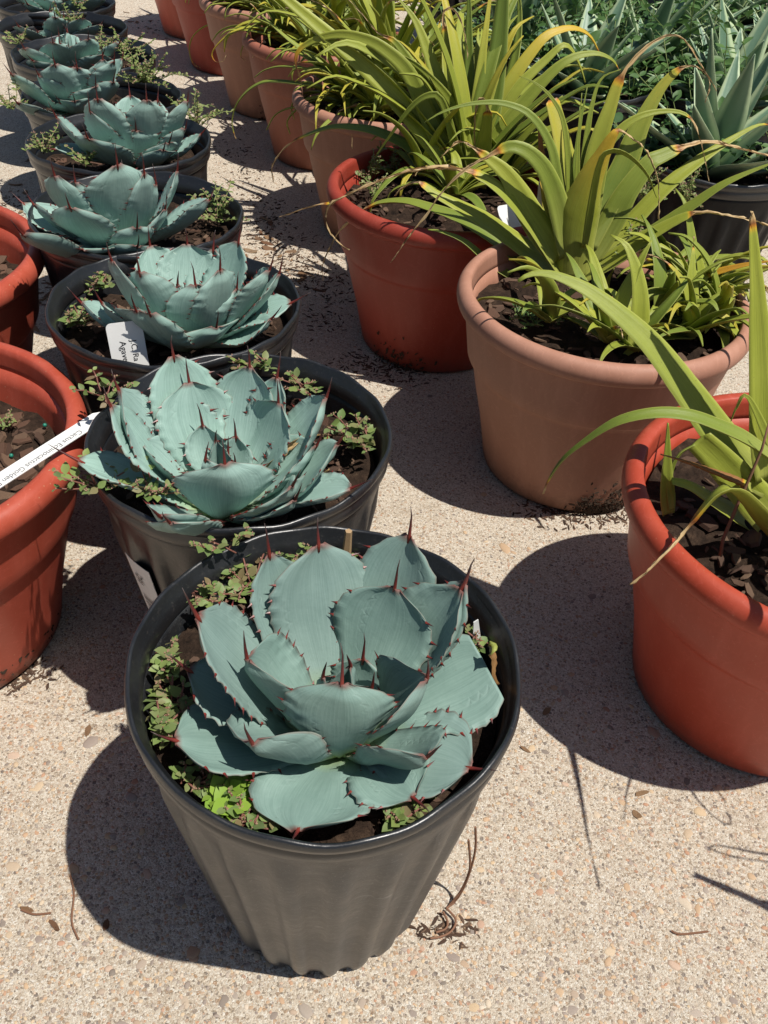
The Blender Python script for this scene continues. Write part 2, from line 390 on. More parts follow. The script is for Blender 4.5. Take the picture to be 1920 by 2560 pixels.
def scatter_pebbles():
    n = 0
    while n < 300:
        p = ground_px(rg.random() < .86)
        if not free(p): continue
        s = min(.0095, .0034 * math.exp(rg.gauss(.2, .42))); me = rg.choice(stones)[0]
        inst('pebble', me, ground, (p[0], p[1], rg.uniform(-.0006, .0002)), (rg.uniform(-.15, .15), rg.uniform(-.15, .15), rg.uniform(0, 6.3)), (s * rg.uniform(.9, 1.6), s, s * rg.uniform(.35, .7))); n += 1
    mb = MB(); n = 0
    while n < 9000:
        p = ground_px(rg.random() < .8)
        if not free(p): continue
        s = .0010 * math.exp(rg.gauss(.35, .38)); a = rg.uniform(0, 6.3); ca, sa = math.cos(a), math.sin(a); e = rg.uniform(.9, 1.7)
        _, v, f = stones[rg.randrange(8)]; pk = rg.random()
        mb.add([(p[0] + s * (e * x * ca - y * sa), p[1] + s * (e * x * sa + y * ca), z * s * .8) for x, y, z in v], f, [pk] * len(v)); n += 1
    mb.build('small_pebbles', MPES, ground, kind='stuff', attr='pick')

# ------------------------------------------------------------------ pots
def lathe(prof, n=96, mod=None, c=(0, 0)):
    v = []; f = []
    for i, (r, z) in enumerate(prof):
        for k in range(n):
            a = 2 * math.pi * k / n; rr, zz = (r, z) if mod is None else mod(i, r, z, a)
            v.append((rr * math.cos(a), rr * math.sin(a), zz))
    for i in range(len(prof) - 1):
        for k in range(n):
            k2 = (k + 1) % n; f.append((i * n + k, i * n + k2, (i + 1) * n + k2, (i + 1) * n + k))
    return v, f
def cap(f, i, n): f.append(tuple(i * n + k for k in range(n)))

def soil_disc(root, r, z, seed, amp=.006, mat=None):
    v = [(0, 0, z + .004)]; f = []; nr, na = 9, 48
    for i in range(1, nr + 1):
        for k in range(na):
            a = 2 * math.pi * k / na; rr = r * i / nr
            zz = z + amp * 2.2 * mnoise.noise((rr * math.cos(a) * 28 + seed * 7, rr * math.sin(a) * 28, seed)) + amp * mnoise.noise((rr * math.cos(a) * 90, rr * math.sin(a) * 90, seed + 5.0))
            v.append((rr * math.cos(a), rr * math.sin(a), zz))
    for k in range(na): f.append((0, 1 + k, 1 + (k + 1) % na))
    for i in range(nr - 1):
        for k in range(na): f.append((1 + i * na + k, 1 + (i + 1) * na + k, 1 + (i + 1) * na + (k + 1) % na, 1 + i * na + (k + 1) % na))
    return obj('potting_soil', v, f, mat or MSOIL, root)

chipm = []
for i in range(7):
    r = random.Random(100 + i); n = 7; ring = [(r.uniform(.6, 1.1) * math.cos(6.283 * k / n) * 1.5, r.uniform(.5, 1.0) * math.sin(6.283 * k / n)) for k in range(n)]
    bz = [r.uniform(-.12, .12) for _ in range(n)]
    v = [(x, y, -.14 + b) for (x, y), b in zip(ring, bz)] + [(x * .96, y * .96, .14 + b) for (x, y), b in zip(ring, bz)]
    f = [tuple(range(n))[::-1], tuple(range(n, 2 * n))] + [(k, (k + 1) % n, n + (k + 1) % n, n + k) for k in range(n)]
    me = bpy.data.meshes.new('bark_chip'); me.from_pydata(v, [], f); me.materials.append(MBARK); chipm.append((me, v, f))
def chips(soil, r, z, n, size, seed, clump=None):
    g = random.Random(seed)
    for _ in range(n):
        a = g.uniform(0, 6.283); q = r * math.sqrt(g.random()) * .94; s = size * g.uniform(.5, 1.25)
        inst('bark_chip', g.choice(chipm)[0], soil, (q * math.cos(a), q * math.sin(a), z + g.uniform(-.001, .004)), (g.gauss(0, .22), g.gauss(0, .22), g.uniform(0, 6.28)), (s, s * g.uniform(.6, 1.1), s * g.uniform(.7, 1.2)))
def crumbs(soil, r, z, n, size, seed):
    g = random.Random(seed); mb = MB()
    for _ in range(n):
        a = g.uniform(0, 6.283); q = r * math.sqrt(g.random()) * .95; s = size * g.uniform(.4, 1.3)
        Mx = (Matrix.Translation((q * math.cos(a), q * math.sin(a), z + g.uniform(0, .006))) @ Matrix.Rotation(g.uniform(0, 6.28), 4, 'Z') @ Matrix.Rotation(g.gauss(0, .5), 4, 'X') @ Matrix.Diagonal((s, s * .7, s, 1)))
        _, v, f = g.choice(chipm); mb.add([tuple(Mx @ Vector(p)) for p in v], f, [g.random()] * len(v))
    mb.build('bark_crumbs', MBARKF, soil, smooth=False, kind='stuff', attr='pick')

def nursery_pot(x, y, H, label, seed, dusty=False, R=.165, nchip=40, soil_d=.05, rb=.104, wm=None):
    root = empty('nursery_pot', (x, y, 0), label, 'plant pot', 'black nursery pots'); POTSPOTS.append((x, y, rb * .97))
    g = random.Random(seed); nf = 22; ph = g.uniform(0, 6.28); o1, o2 = g.uniform(.004, .012), g.uniform(0, 6.28)
    lip = .030; n = 22 * 10
    def oval(z, a): return 1 + (z / H) ** 2 * (o1 * math.cos(2 * (a - o2)) + .004 * math.sin(3 * a + ph) + .0022 * math.sin(11 * a + 2 * ph))
    zs = [0.004, .004, .012, .03, .06, .10, .15, .20, .25, .285, H - lip - .022, H - lip - .008, H - lip]
    prof = []
    for i, z in enumerate(zs):
        q = z / (H - lip); prof.append(((rb - .012 if i == 0 else rb + (R * .955 - rb) * q), z))
    inner = [(r - .003, z + (.004 if i == 0 else 0)) for i, (r, z) in enumerate(prof[1:])][::-1]
    allp = prof + inner
    def mod(i, r, z, a):
        fl = math.cos(nf * a + ph); fl = math.copysign(abs(fl) ** .55, fl); fl = fl if fl > 0 else fl * .6
        w = .0038 * max(0.0, min(1, (H - lip - .03 - z) / .03)) * (.85 + z / H * .35)
        lo = .004 * max(0, .03 - z) / .03
        zz = z + (0.0025 * (1 + fl) if z < .005 else 0) * 0
        return (r * oval(z, a) + w * fl - lo, zz)
    v, f = lathe(allp, n, mod); cap(f, 0, n); cap(f, len(allp) - 1, n)
    obj('pot_wall', v, f, wm or (MB1 if dusty else MB2), root)
    # rolled double lip
    z0 = H - lip; a_ = R * .955
    rp = [(a_ - .004, z0 + .002), (a_ + .0022, z0 - .001), (a_ + .0042, z0 + .002), (a_ + .0050, z0 + .012), (a_ + .0035, z0 + .0145), (a_ + .0036, z0 + .0165), (R - .0008, H - .011), (R, H - .006), (R - .0010, H - .0018), (R - .0032, H), (R - .0052, H - .0022), (R - .0062, H - .008), (R - .0100, H - .012), (a_ - .0052, z0 + .008), (a_ - .0050, z0 + .002)]
    ph2 = g.uniform(0, 6)
    def mod2(i, r, z, a):
        w = .0012 * math.sin(5 * a + ph2) + .0010 * math.sin(17 * a + ph2 * 2) * (1 if i in (8, 9, 10) else .3)
        dent = .0035 * max(0, math.cos(a - ph2)) ** 60 * (1 if 6 <= i <= 12 else .2)
        return (r * oval(z, a) - dent, z + w * (z - z0) / lip - dent * .7)
    v, f = lathe(rp, 140, mod2); obj('rim', v, f, MRIM, root)
    sz = H - soil_d; rr = rb + (R * .955 - rb) * sz / (H - lip) - .006
    so_ = soil_disc(root, rr, sz, seed)
    if nchip: chips(so_, rr * .95, sz, nchip, .011, seed + 1)
    crumbs(so_, rr * .95, sz, 150, .006, seed + 2)
    return root, sz, rr

def terracotta(x, y, label, mat, seed, H=.324, R=.2277, nchip=0, soil_d=.045, dark=True):
    root = empty('terracotta_pot', (x, y, 0), label, 'plant pot', 'terracotta coloured pots'); rb = .150; POTSPOTS.append((x, y, rb * .98))
    k = R / .2277
    outer = [(rb - .02, .003), (rb - .004, .003), (rb, .008), (rb + .004, .03), (.166, .09), (.181, .15), (.1905, .192), (.1925, .200), (.1985, .2045), (.2005, .2085), (.203, .225), (.2095, .265), (.2135, .287), (.2145, .2905)]
    inner = [(.203, .293), (.199, .27), (.188, .215), (.180, .19), (.168, .13), (.15, .06)]
    P = [(r * k, z * H / .324) for r, z in outer + inner]
    g = random.Random(seed); o1, o2 = g.uniform(.002, .006), g.uniform(0, 6)
    def mod(i, r, z, a): return (r * (1 + o1 * math.cos(2 * (a - o2)) * z / H), z)
    v, f = lathe(P, 110, mod); cap(f, 0, 110); cap(f, len(P) - 1, 110)
    obj('pot_wall', v, f, mat, root)
    rp = []
    for t in np.linspace(-.5, 1.32, 15):         # rolled rim, a fat half round
        a = t * math.pi * .5 * 1.0
        rp.append((.2137 + .0145 * math.cos(a), .3065 + .0180 * math.sin(a)))
    rp = [(.2100, .2895), (.2165, .2890)] + rp[1:] + [(.2055, .314), (.2040, .300), (.2030, .288), (.2100, .2895)]
    v, f = lathe([(r * k, z * H / .324) for r, z in rp], 120, mod); obj('rim', v, f, mat, root)
    sz = H - soil_d; rr = .196 * k
    so_ = soil_disc(root, rr, sz, seed, .008)
    crumbs(so_, rr * .97, sz, 240, .008, seed + 2)
    if nchip: chips(so_, rr * .97, sz + .002, nchip, .0155, seed + 3)
    return root, sz, rr

HN = .3735
MMUD = m_bark('mud', [(.035, .024, .017), (.07, .047, .033), (.05, .034, .024)])
def mud(root, n, a0, a1, seed):
    g = random.Random(seed)
    mb = MB()
    for _ in range(n):
        a = rad(g.uniform(a0, a1) * .6 + g.gauss((a0 + a1) / 2, (a1 - a0) / 5) * .4); z = abs(g.gauss(0, .030)) + .004; s_ = g.uniform(.0012, .0042); r = .1505 + z * .16 + (.004 if z > .03 else z * .13)
        Mx = Matrix.Translation((r * math.cos(a), r * math.sin(a), z)) @ Matrix.Rotation(a, 4, 'Z') @ Matrix.Rotation(1.45, 4, 'Y') @ Matrix.Rotation(g.uniform(0, 6.28), 4, 'Z') @ Matrix.Diagonal((s_, s_ * .8, s_ * 1.2, 1)); _, v, f = g.choice(chipm); mb.add([tuple(Mx @ Vector(p)) for p in v], f, [g.random()] * len(v))
    mb.build('mud_splash', MMUD, root, smooth=False, kind='stuff')
APOS = [(-.1183, 1.4668), (-.4896, 2.4092), (-.8984, 3.2589), (-1.2685, 4.1097), (-1.6028, 5.0485), (-1.97, 5.97), (-2.35, 6.85), (-2.80, 7.75), (-3.12, 8.55)]
AH = [HN, HN, HN, HN, HN, HN - .016, HN - .016, HN - .033, HN - .033]
PL = ['ribbed black nursery pot at the open end of the agave row, dusty wall',
      'black nursery pot with a white price sticker on its wall',
      'black nursery pot holding the agave with the white printed tag',
      'fourth black nursery pot from the open end of the agave row',
      'fifth black nursery pot from the open end, weeds over its edge',
      'sixth black nursery pot from the open end, bushy weed inside its rim',
      'seventh black nursery pot from the open end of the agave row',
      'eighth black nursery pot from the open end of the agave row',
      'ninth black nursery pot of the agave row, farthest from its open end']
APOT = []
for i, (x, y) in enumerate(APOS):
    APOT.append(nursery_pot(x * U0, y * U0, AH[i], PL[i], 20 + i, dusty=(i == 0), nchip=(70 if i < 3 else 25 if i < 5 else 0), soil_d=.052))
L2c = px(79, 648, .324) ; L2c = (L2c[0] - .226, L2c[1] - .012)
TERR = {}
for nm, x, y, lab, mat, nc in [
    ('R', 1.545 * U0, 2.44 * U0, 'bright red terracotta coloured pot with arching strap leaves, at the row\'s open end', MT_red, 30),
    ('A', .96 * U0, 3.90 * U0, 'faded brown terracotta pot with mud splashes near its base', MT_br, 20),
    ('D', .23 * U0, 5.11 * U0, 'deep red pot between two faded brown pots, red rim striped by leaf shadows', MT_dk, 0),
    ('B', -.17 * U0, 6.75 * U0, 'faded brown pot behind the deep red pot with striped rim', MT_br, 0),
    ('C', -.77 * U0, 8.25 * U0, 'red brown pot standing between two faded brown pots', m_terra('red_brown_terracotta', (.30, .095, .055), (.36, .13, .085), .55, .3), 0),
    ('E', -1.38 * U0, 9.50 * U0, 'faded brown pot with pale rim, beside a dark red pot', MT_br, 0),
    ('G', -2.05 * U0, 10.85 * U0, 'dark red pot next to the brown pot with pale rim', MT_dk, 0),
    ('H', -2.68 * U0, 12.2 * U0, 'orange red pot at the far end of the terracotta row', MT_or, 0),
    ('L', -1.785 * U0, 2.44 * U0, 'orange red pot filled with bark chips, white stake label across its rim', MT_or, 150),
    ('L2', L2c[0], L2c[1], 'orange red pot behind the one with the white stake label', MT_or, 60)]:
    TERR[nm] = terracotta(x, y, lab, mat, len(TERR) + 3, nchip=nc, soil_d=.075 if nm in ('L', 'L2') else .045, R=.235 if nm in ('L', 'R', 'L2') else .2277)
mud(TERR['A'][0], 260, -100, -48, 5); mud(TERR['D'][0], 60, -150, -80, 6); mud(TERR['L'][0], 80, -80, 20, 7); mud(TERR['E'][0], 80, -110, -50, 8)
TP = {k: np.array([t[0].location.x, t[0].location.y, t[1]]) for k, t in TERR.items()}

# ------------------------------------------------------------------ blue agaves
def sphere_hit(B, uv, L, near):
    d = ray(*uv); o = CAM - B; b = np.dot(o, d); c = np.dot(o, o) - L * L; q = b * b - c
    if q <= 0: return CAM + d * (-b)
    q = math.sqrt(q); return CAM + d * (-b - q if near else -b + q)

from_t = [0, .12, .25, .40, .52, .62, .70, .78, .85, .905, .945, .975, 1.0]; from_w = [.50, .52, .60, .78, .92, .99, 1.0, .955, .85, .68, .47, .25, .07]
LT_ = np.linspace(0, 1, 60); LW_ = np.interp(LT_, from_t, from_w); LW_ = np.convolve(np.pad(LW_, 2, mode='edge'), np.ones(5) / 5, 'valid')
def reach(B, uv, L0, e0):
    """the point on the pixel's ray that gives the leaf about its usual length and rise"""
    d = ray(*uv); best = None
    for s_ in np.linspace(.3, 4.5, 1400):
        P = CAM + d * s_; v = P - B; l = np.linalg.norm(v)
        if l > .3: continue
        e = math.degrees(math.asin(v[2] / l)); c = ((l - L0) / .024) ** 2 + ((e - e0) / 12) ** 2
        if best is None or c < best[0]: best = (c, P)
    return best[1] if best else sphere_hit(B, uv, L0, 0)

def agave_leaf(root, org, B, T, axis, W, k=.10, cup=.22, twist=0., spine=.024, seed=0, fold=0., cut=None, radial=None, nt=52, mat=None, jag=1.0):
    g = random.Random(seed); L = np.linalg.norm(T - B); ch = (T - B) / L
    rdl = np.array([T[0] - axis[0], T[1] - axis[1], 0]) if radial is None else np.asarray(radial, float)
    rdl = nrm(rdl)
    e = np.array([0, 0, 1.0]); side = nrm(np.cross(e, rdl))
    # outward-down normal of the chord in its own plane
    ad = np.cross(ch, side); ad = nrm(ad if np.dot(ad, e) - np.dot(ad, rdl) > 0 else -ad)    # adaxial
    C = (B + T) / 2 - ad * k * L * 2
    ns = 8; ss = np.linspace(-1, 1, ns + 1); vt = []; vb = []; at = []; as_ = []
    step = .0118 / L; ph = g.random(); r1, r2 = g.uniform(0, 6), g.uniform(0, 6); asym = g.gauss(0, .04)
    frames = []
    tmax = cut if cut else 1.0
    for i in range(nt + 1):
        t = tmax * i / nt; P = (1 - t) ** 2 * B + 2 * t * (1 - t) * C + t * t * T
        Tn = nrm(2 * (1 - t) * (C - B) + 2 * t * (T - C)); S = nrm(side - Tn * np.dot(side, Tn)); N = np.cross(S, Tn)
        if np.dot(N, ad) < 0: N = -N
        S = rot(S, Tn, twist * t); N = rot(N, Tn, twist * t)
        w = float(np.interp(t, LT_, LW_)) * W / 2
        frames.append((P, Tn, S, N, w))
        und = .004 * math.sin(t * 7 + r1) * W / .08
        for s in ss:
            we = w
            if abs(s) > .9: we = w * (1 - .050 * jag * abs(math.sin(math.pi * (t / step + ph))) + .02) + (.0006 * math.sin(t * 60 + r2) if t < .95 else 0)
            cu = cup * (1 - .35 * t) * w * (abs(s) ** 1.7) + fold * w * abs(s) * min(1, t * 2.2)
            x = s * we * math.sqrt(max(.25, 1 - (fold * .8) ** 2)) * (1 + asym * s)
            p = P + S * x + N * (cu + und * s * (1 - abs(t - .5)) + .0015 * math.sin(6 * s + r2 + 5 * t))
            th = (.0075 * (1 - .55 * t) * math.sqrt(max(0, 1 - s * s)) + .0009) * (1 if t < .9 else max(.35, (1 - t) / .1))
            vt.append(p); vb.append(p - N * th); at.append(t); as_.append(s)
    n1 = ns + 1; nv = len(vt); f = []
    for i in range(nt):
        for j in range(ns):
            a = i * n1 + j; f.append((a, a + 1, a + n1 + 1, a + n1)); f.append((nv + a, nv + a + n1, nv + a + n1 + 1, nv + a + 1))
        for j in (0, ns):
            a = i * n1 + j; q = (a, a + n1, nv + a + n1, nv + a); f.append(q if j == 0 else q[::-1])
    for j in range(ns):
        f.append((j, nv + j, nv + j + 1, j + 1)); a = nt * n1 + j; f.append((a, a + 1, nv + a + 1, nv + a))
    leaf = obj('leaf', vt + vb, f, mat or MAG2, root, org, attrs={'lt': at * 2, 'ls': as_ * 2})
    # teeth
    mb = MB(); t = .20 + ph * step
    while t < (.93 if not cut else cut - .05):
        i = min(nt - 1, int(t / tmax * nt)); q = t / tmax * nt - i
        for sgn in (-1, 1):
            if g.random() < .1: continue
            P0 = np.asarray(vt[i * n1 + (0 if sgn < 0 else ns)]) * (1 - q) + np.asarray(vt[(i + 1) * n1 + (0 if sgn < 0 else ns)]) * q
            _, Tn, S, N, w = frames[i]; out = nrm(S * sgn + N * (cup * .9 + fold)); ln = jag * g.uniform(.0024, .0052) * (1.15 if t > .5 else .8); h = .0014
            hook = Tn * g.uniform(-.55, .65)
            tip = P0 + out * ln + hook * ln * .8
            P0 = P0 - out * .0012
            mb.add([P0 - Tn * h, P0 + N * h * .6, P0 + Tn * h, P0 - N * h * .7, tip], [(0, 1, 4), (1, 2, 4), (2, 3, 4), (3, 0, 4)], [0, 0, 0, 0, .8])
        t += step * g.uniform(.85, 1.2)
    if mb.v: mb.build('toothed_margin', MSP, leaf, org, smooth=False, attr='lt', kind='stuff')
    if spine and not cut:
        P, Tn, S, N, w = frames[-1]; d = nrm(Tn + N * g.uniform(-.1, .22)); mb = MB()
        pts = [P - Tn * .007 - N * .0012, P - N * .0005, P + d * spine * .35, P + d * spine * .7 + N * .001, P + d * spine + S * g.uniform(-.002, .002) + N * .002]
        mb.tube(pts, [.0012, .0017, .0012, .0007, .0002], 6)
        mb.a = [[0, .1, .4, .75, 1][i // 6] for i in range(len(mb.v))]
        mb.build('terminal_spine', MSP, leaf, org, attr='lt')
    return leaf

DBG = []
def agave(name_label, base, specs, conv, seed, soilz, group='blue agaves in the black pots', cone=.088):
    """specs: (tipx, tipy, L, W, opts) in zoom pixels; opts: n near side, k, cup, twist, fold, bz base height"""
    g = random.Random(seed); b = px(*conv(base), soilz + .012); org = np.array([b[0], b[1], soilz])
    root = empty('agave_plant', org, name_label, 'agave', group)
    for i, (tx, ty, L, W, o) in enumerate(specs):
        uv = conv((tx, ty)); bz = o.get('bz', .012); B0 = org + np.array([0, 0, bz])
        if 'z' in o: T = np.array(px(*uv, soilz + o['z']))
        elif o.get('n'): T = sphere_hit(B0, uv, L, 1)
        else:
            bx = conv(base); dx, dy = abs(uv[0] - bx[0]), bx[1] - uv[1]
            T = reach(B0, uv, L * .82, o.get('e', 22 if dy < .45 * dx else 38 if dy < .8 * dx else 50))
        rd = nrm(np.array([T[0] - B0[0], T[1] - B0[1], 0])); off = o.get('off', .016)
        B = B0 + rd * off
        T[2] = max(T[2], soilz + .026)
        DBG.append((name_label[:12], i, round(math.degrees(math.atan2(T[1] - B0[1], T[0] - B0[0]))), round(math.degrees(math.asin((T[2] - B0[2]) / np.linalg.norm(T - B0)))), round(float(np.linalg.norm(T - B0)), 3)))
        agave_leaf(root, org, B, T, org, W, o.get('k', .09), o.get('cup', .24), o.get('tw', g.gauss(0, .12)), o.get('sp', .028 * g.uniform(.75, 1.15)), seed * 100 + i, o.get('fold', 0), o.get('cut'), mat=MAG1 if seed == 1 else MAG2, jag=1.25 if seed < 3 else 1.6)
    for j in range({1: 0, 2: 3, 3: 4, 4: 4, 5: 3, 6: 3}.get(seed, 1)):
        a = g.uniform(0, 6.283); e = rad(g.uniform(25, 50)); L = g.uniform(.10, .135); rd = np.array([math.cos(a), math.sin(a), 0]); B = org + rd * .016 + np.array([0, 0, .010])
        T = B + L * (rd * math.cos(e) + UP * math.sin(e))
        agave_leaf(root, org, B, T, org, g.uniform(.055, .078), .09, .28, g.gauss(0, .2), .026, seed * 100 + 40 + j, g.choice([0, 0, .3]), None, mat=MAG2, jag=1.5)
    # closed central cone of young leaves
    for j in range(4):
        a = seed + j * 1.9; rd = np.array([math.cos(a), math.sin(a), 0]); B = org + rd * .006 + np.array([0, 0, .015])
        T = org + rd * (.010 + .005 * j) + np.array([0, 0, cone - .009 * j])
        agave_leaf(root, org, B, T, org, .026 + .004 * j, .04, .9, 0, .020, seed * 100 + 60 + j, .5, None, rd, mat=MAG1 if seed == 1 else MAG2)
    return root

SZ = [p[1] for p in APOT]
agave('blue agave in the dusty pot at the open end of the row, ringed by weeds', (905, 880), [
    (370, 440, .172, .088, dict(cup=.18, k=.06)), (825, 168, .185, .092, dict(cup=.16, k=.07)), (1165, 135, .185, .080, dict(cup=.2)),
    (1110, 332, .165, .090, dict(cup=.15, bz=.02)), (640, 205, .165, .058, dict(cup=.15)), (1360, 335, .172, .076, dict(cup=.35, fold=.25, tw=-.2)),
    (1375, 312, .175, .055, dict()), (556, 595, .135, .078, dict(cup=.4, fold=.45, tw=.3, bz=.02)), (912, 690, .105, .086, dict(n=1, cup=.4, k=.12, bz=.018)),
    (1232, 668, .112, .070, dict(cup=.4, fold=.5, n=1)), (1510, 600, .170, .092, dict(z=.062, cup=.1, k=.04, cut=.90)), (575, 915, .112, .082, dict(n=1, cup=.35, fold=.25, tw=.55)),
    (285, 905, .175, .086, dict(z=.05, cup=.12, k=.05, tw=.25)), (335, 640, .165, .074, dict(k=.04)), (745, 1245, .150, .096, dict(z=.034, sp=.013, k=-.03, cup=.12, tw=.2, bz=.006)),
    (1235, 965, .110, .070, dict(n=1, fold=.4, tw=-.5)), (1395, 1010, .152, .086, dict(z=.040, k=-.01, cup=.1, bz=.006)), (1180, 1120, .13, .07, dict(z=.034, k=-.02, bz=.006)), (990, 600, .088, .05, dict(cup=.5, bz=.02))],
    Z1, 1, SZ[0])
agave('blue agave with a tan dried leaf strip, beside the bark filled red pot', (880, 650), [
    (470, 195, .180, .084, dict()), (685, 62, .195, .078, dict()), (748, 168, .165, .092, dict(cup=.16)), (985, 108, .190, .082, dict()),
    (1098, 248, .165, .088, dict(cup=.16)), (1288, 225, .180, .078, dict(fold=.15)), (1092, 150, .185, .05, dict()), (310, 475, .185, .072, dict(tw=.3, k=.0)),
    (560, 405, .150, .072, dict(fold=.45, tw=.3)), (888, 488, .118, .098, dict(n=1, cup=.4, k=.13, bz=.018)), (1250, 415, .150, .074, dict(fold=.4)),
    (1332, 410, .175, .07, dict()), (1385, 585, .175, .07, dict(k=.0)), (1165, 628, .120, .078, dict(n=1, fold=.3)), (630, 692, .135, .06, dict(n=1, fold=.3)),
    (440, 262, .185, .06, dict()), (800, 338, .110, .046, dict(cup=.6)), (930, 382, .100, .05, dict(cup=.6))], Z2, 2, SZ[1])
agave('blue agave beside the white printed tag', (1040, 1845), [
    (612, 1422, .190, .088, dict()), (820, 1342, .195, .078, dict()), (1022, 1332, .190, .092, dict()), (1300, 1322, .190, .082, dict()), (1200, 1472, .160, .078, dict()),
    (762, 1482, .175, .068, dict(fold=.4, tw=.3)), (1065, 1552, .130, .078, dict(cup=.4)), (1290, 1572, .130, .074, dict(cup=.4)), (1470, 1472, .175, .076, dict(fold=.3)),
    (1522, 1492, .185, .064, dict()), (1588, 1652, .170, .074, dict(k=.0)), (745, 1695, .135, .096, dict(n=1, cup=.3)), (1180, 1785, .080, .105, dict(n=1, cup=.35)),
    (445, 1652, .185, .072, dict(tw=.3))], Z3, 3, SZ[2])
agave('fourth blue agave from the open end of the row', (640, 1330), [
    (300, 958, .195, .085, dict()), (412, 992, .175, .09, dict()), (640, 898, .190, .10, dict()), (785, 945, .185, .06, dict()), (965, 932, .190, .078, dict()),
    (125, 1108, .205, .085, dict(tw=.2)), (382, 1132, .155, .094, dict(n=1)), (632, 1092, .130, .105, dict(cup=.35)), (900, 1140, .140, .094, dict(cup=.3)),
    (1142, 1092, .190, .078, dict(fold=.3)), (850, 1005, .165, .05, dict(fold=.4)), (125, 1278, .205, .066, dict(n=1, fold=.2)), (590, 1292, .075, .10, dict(n=1)), (450, 1360, .13, .07, dict(n=1, k=0))], Z3, 4, SZ[3])
agave('fifth blue agave from the open end of the row', (740, 880), [
    (310, 642, .195, .075, dict()), (492, 602, .180, .08, dict()), (532, 538, .195, .09, dict()), (800, 545, .190, .08, dict()), (870, 622, .165, .06, dict(fold=.4)),
    (1022, 550, .200, .076, dict(fold=.2)), (602, 712, .125, .07, dict()), (742, 712, .115, .095, dict(n=1)), (480, 752, .150, .105, dict(n=1)), (922, 778, .120, .09, dict(n=1)),
    (1095, 732, .170, .06, dict()), (300, 815, .175, .07, dict(k=0)), (1010, 700, .17, .07, dict(fold=.3))], Z3, 5, SZ[4])
agave('sixth blue agave from the open end, bushy weed beside it', (430, 590), [
    (62, 402, .205, .08, dict()), (212, 412, .175, .07, dict(fold=.3)), (300, 350, .185, .085, dict()), (420, 368, .165, .092, dict()), (372, 462, .120, .075, dict()),
    (438, 485, .105, .07, dict()), (522, 470, .120, .09, dict(n=1)), (560, 325, .180, .07, dict()), (622, 335, .195, .076, dict(fold=.3)), (95, 560, .195, .06, dict(n=1)), (330, 560, .09, .095, dict(n=1)), (590, 420, .16, .075, dict())], Z3, 6, SZ[5])
agave('seventh blue agave from the open end of the row', (375, 370), [
    (132, 262, .200, .08, dict()), (290, 232, .190, .08, dict()), (375, 262, .160, .07, dict()), (270, 305, .14, .075, dict()), (312, 322, .12, .06, dict()), (480, 212, .195, .08, dict()),
    (500, 252, .165, .075, dict()), (650, 235, .205, .07, dict(fold=.3)), (560, 300, .15, .08, dict(n=1)), (430, 330, .09, .09, dict(n=1)), (180, 330, .16, .07, dict(n=1))], Z3, 7, SZ[6])
agave('eighth blue agave from the open end of the row', (330, 215), [
    (102, 142, .205, .08, dict()), (205, 172, .155, .07, dict()), (300, 92, .190, .07, dict()), (250, 172, .13, .07, dict()), (330, 158, .12, .08, dict()), (452, 100, .195, .075, dict()),
    (552, 132, .205, .075, dict(fold=.2)), (390, 180, .10, .08, dict(n=1)), (480, 150, .15, .08, dict())], Z3, 8, SZ[7])
agave('ninth blue agave, in the pot farthest from the row\'s open end', (330, 75), [
    (90, -30, .205, .08, dict()), (200, -60, .19, .08, dict()), (300, -90, .19, .09, dict()), (420, -60, .19, .09, dict()), (560, -20, .205, .08, dict()), (240, -10, .13, .10, dict(n=1)),
    (360, -5, .12, .10, dict(n=1)), (470, 0, .14, .08, dict(n=1)), (150, 20, .17, .07, dict(n=1))], Z3, 9, SZ[8])

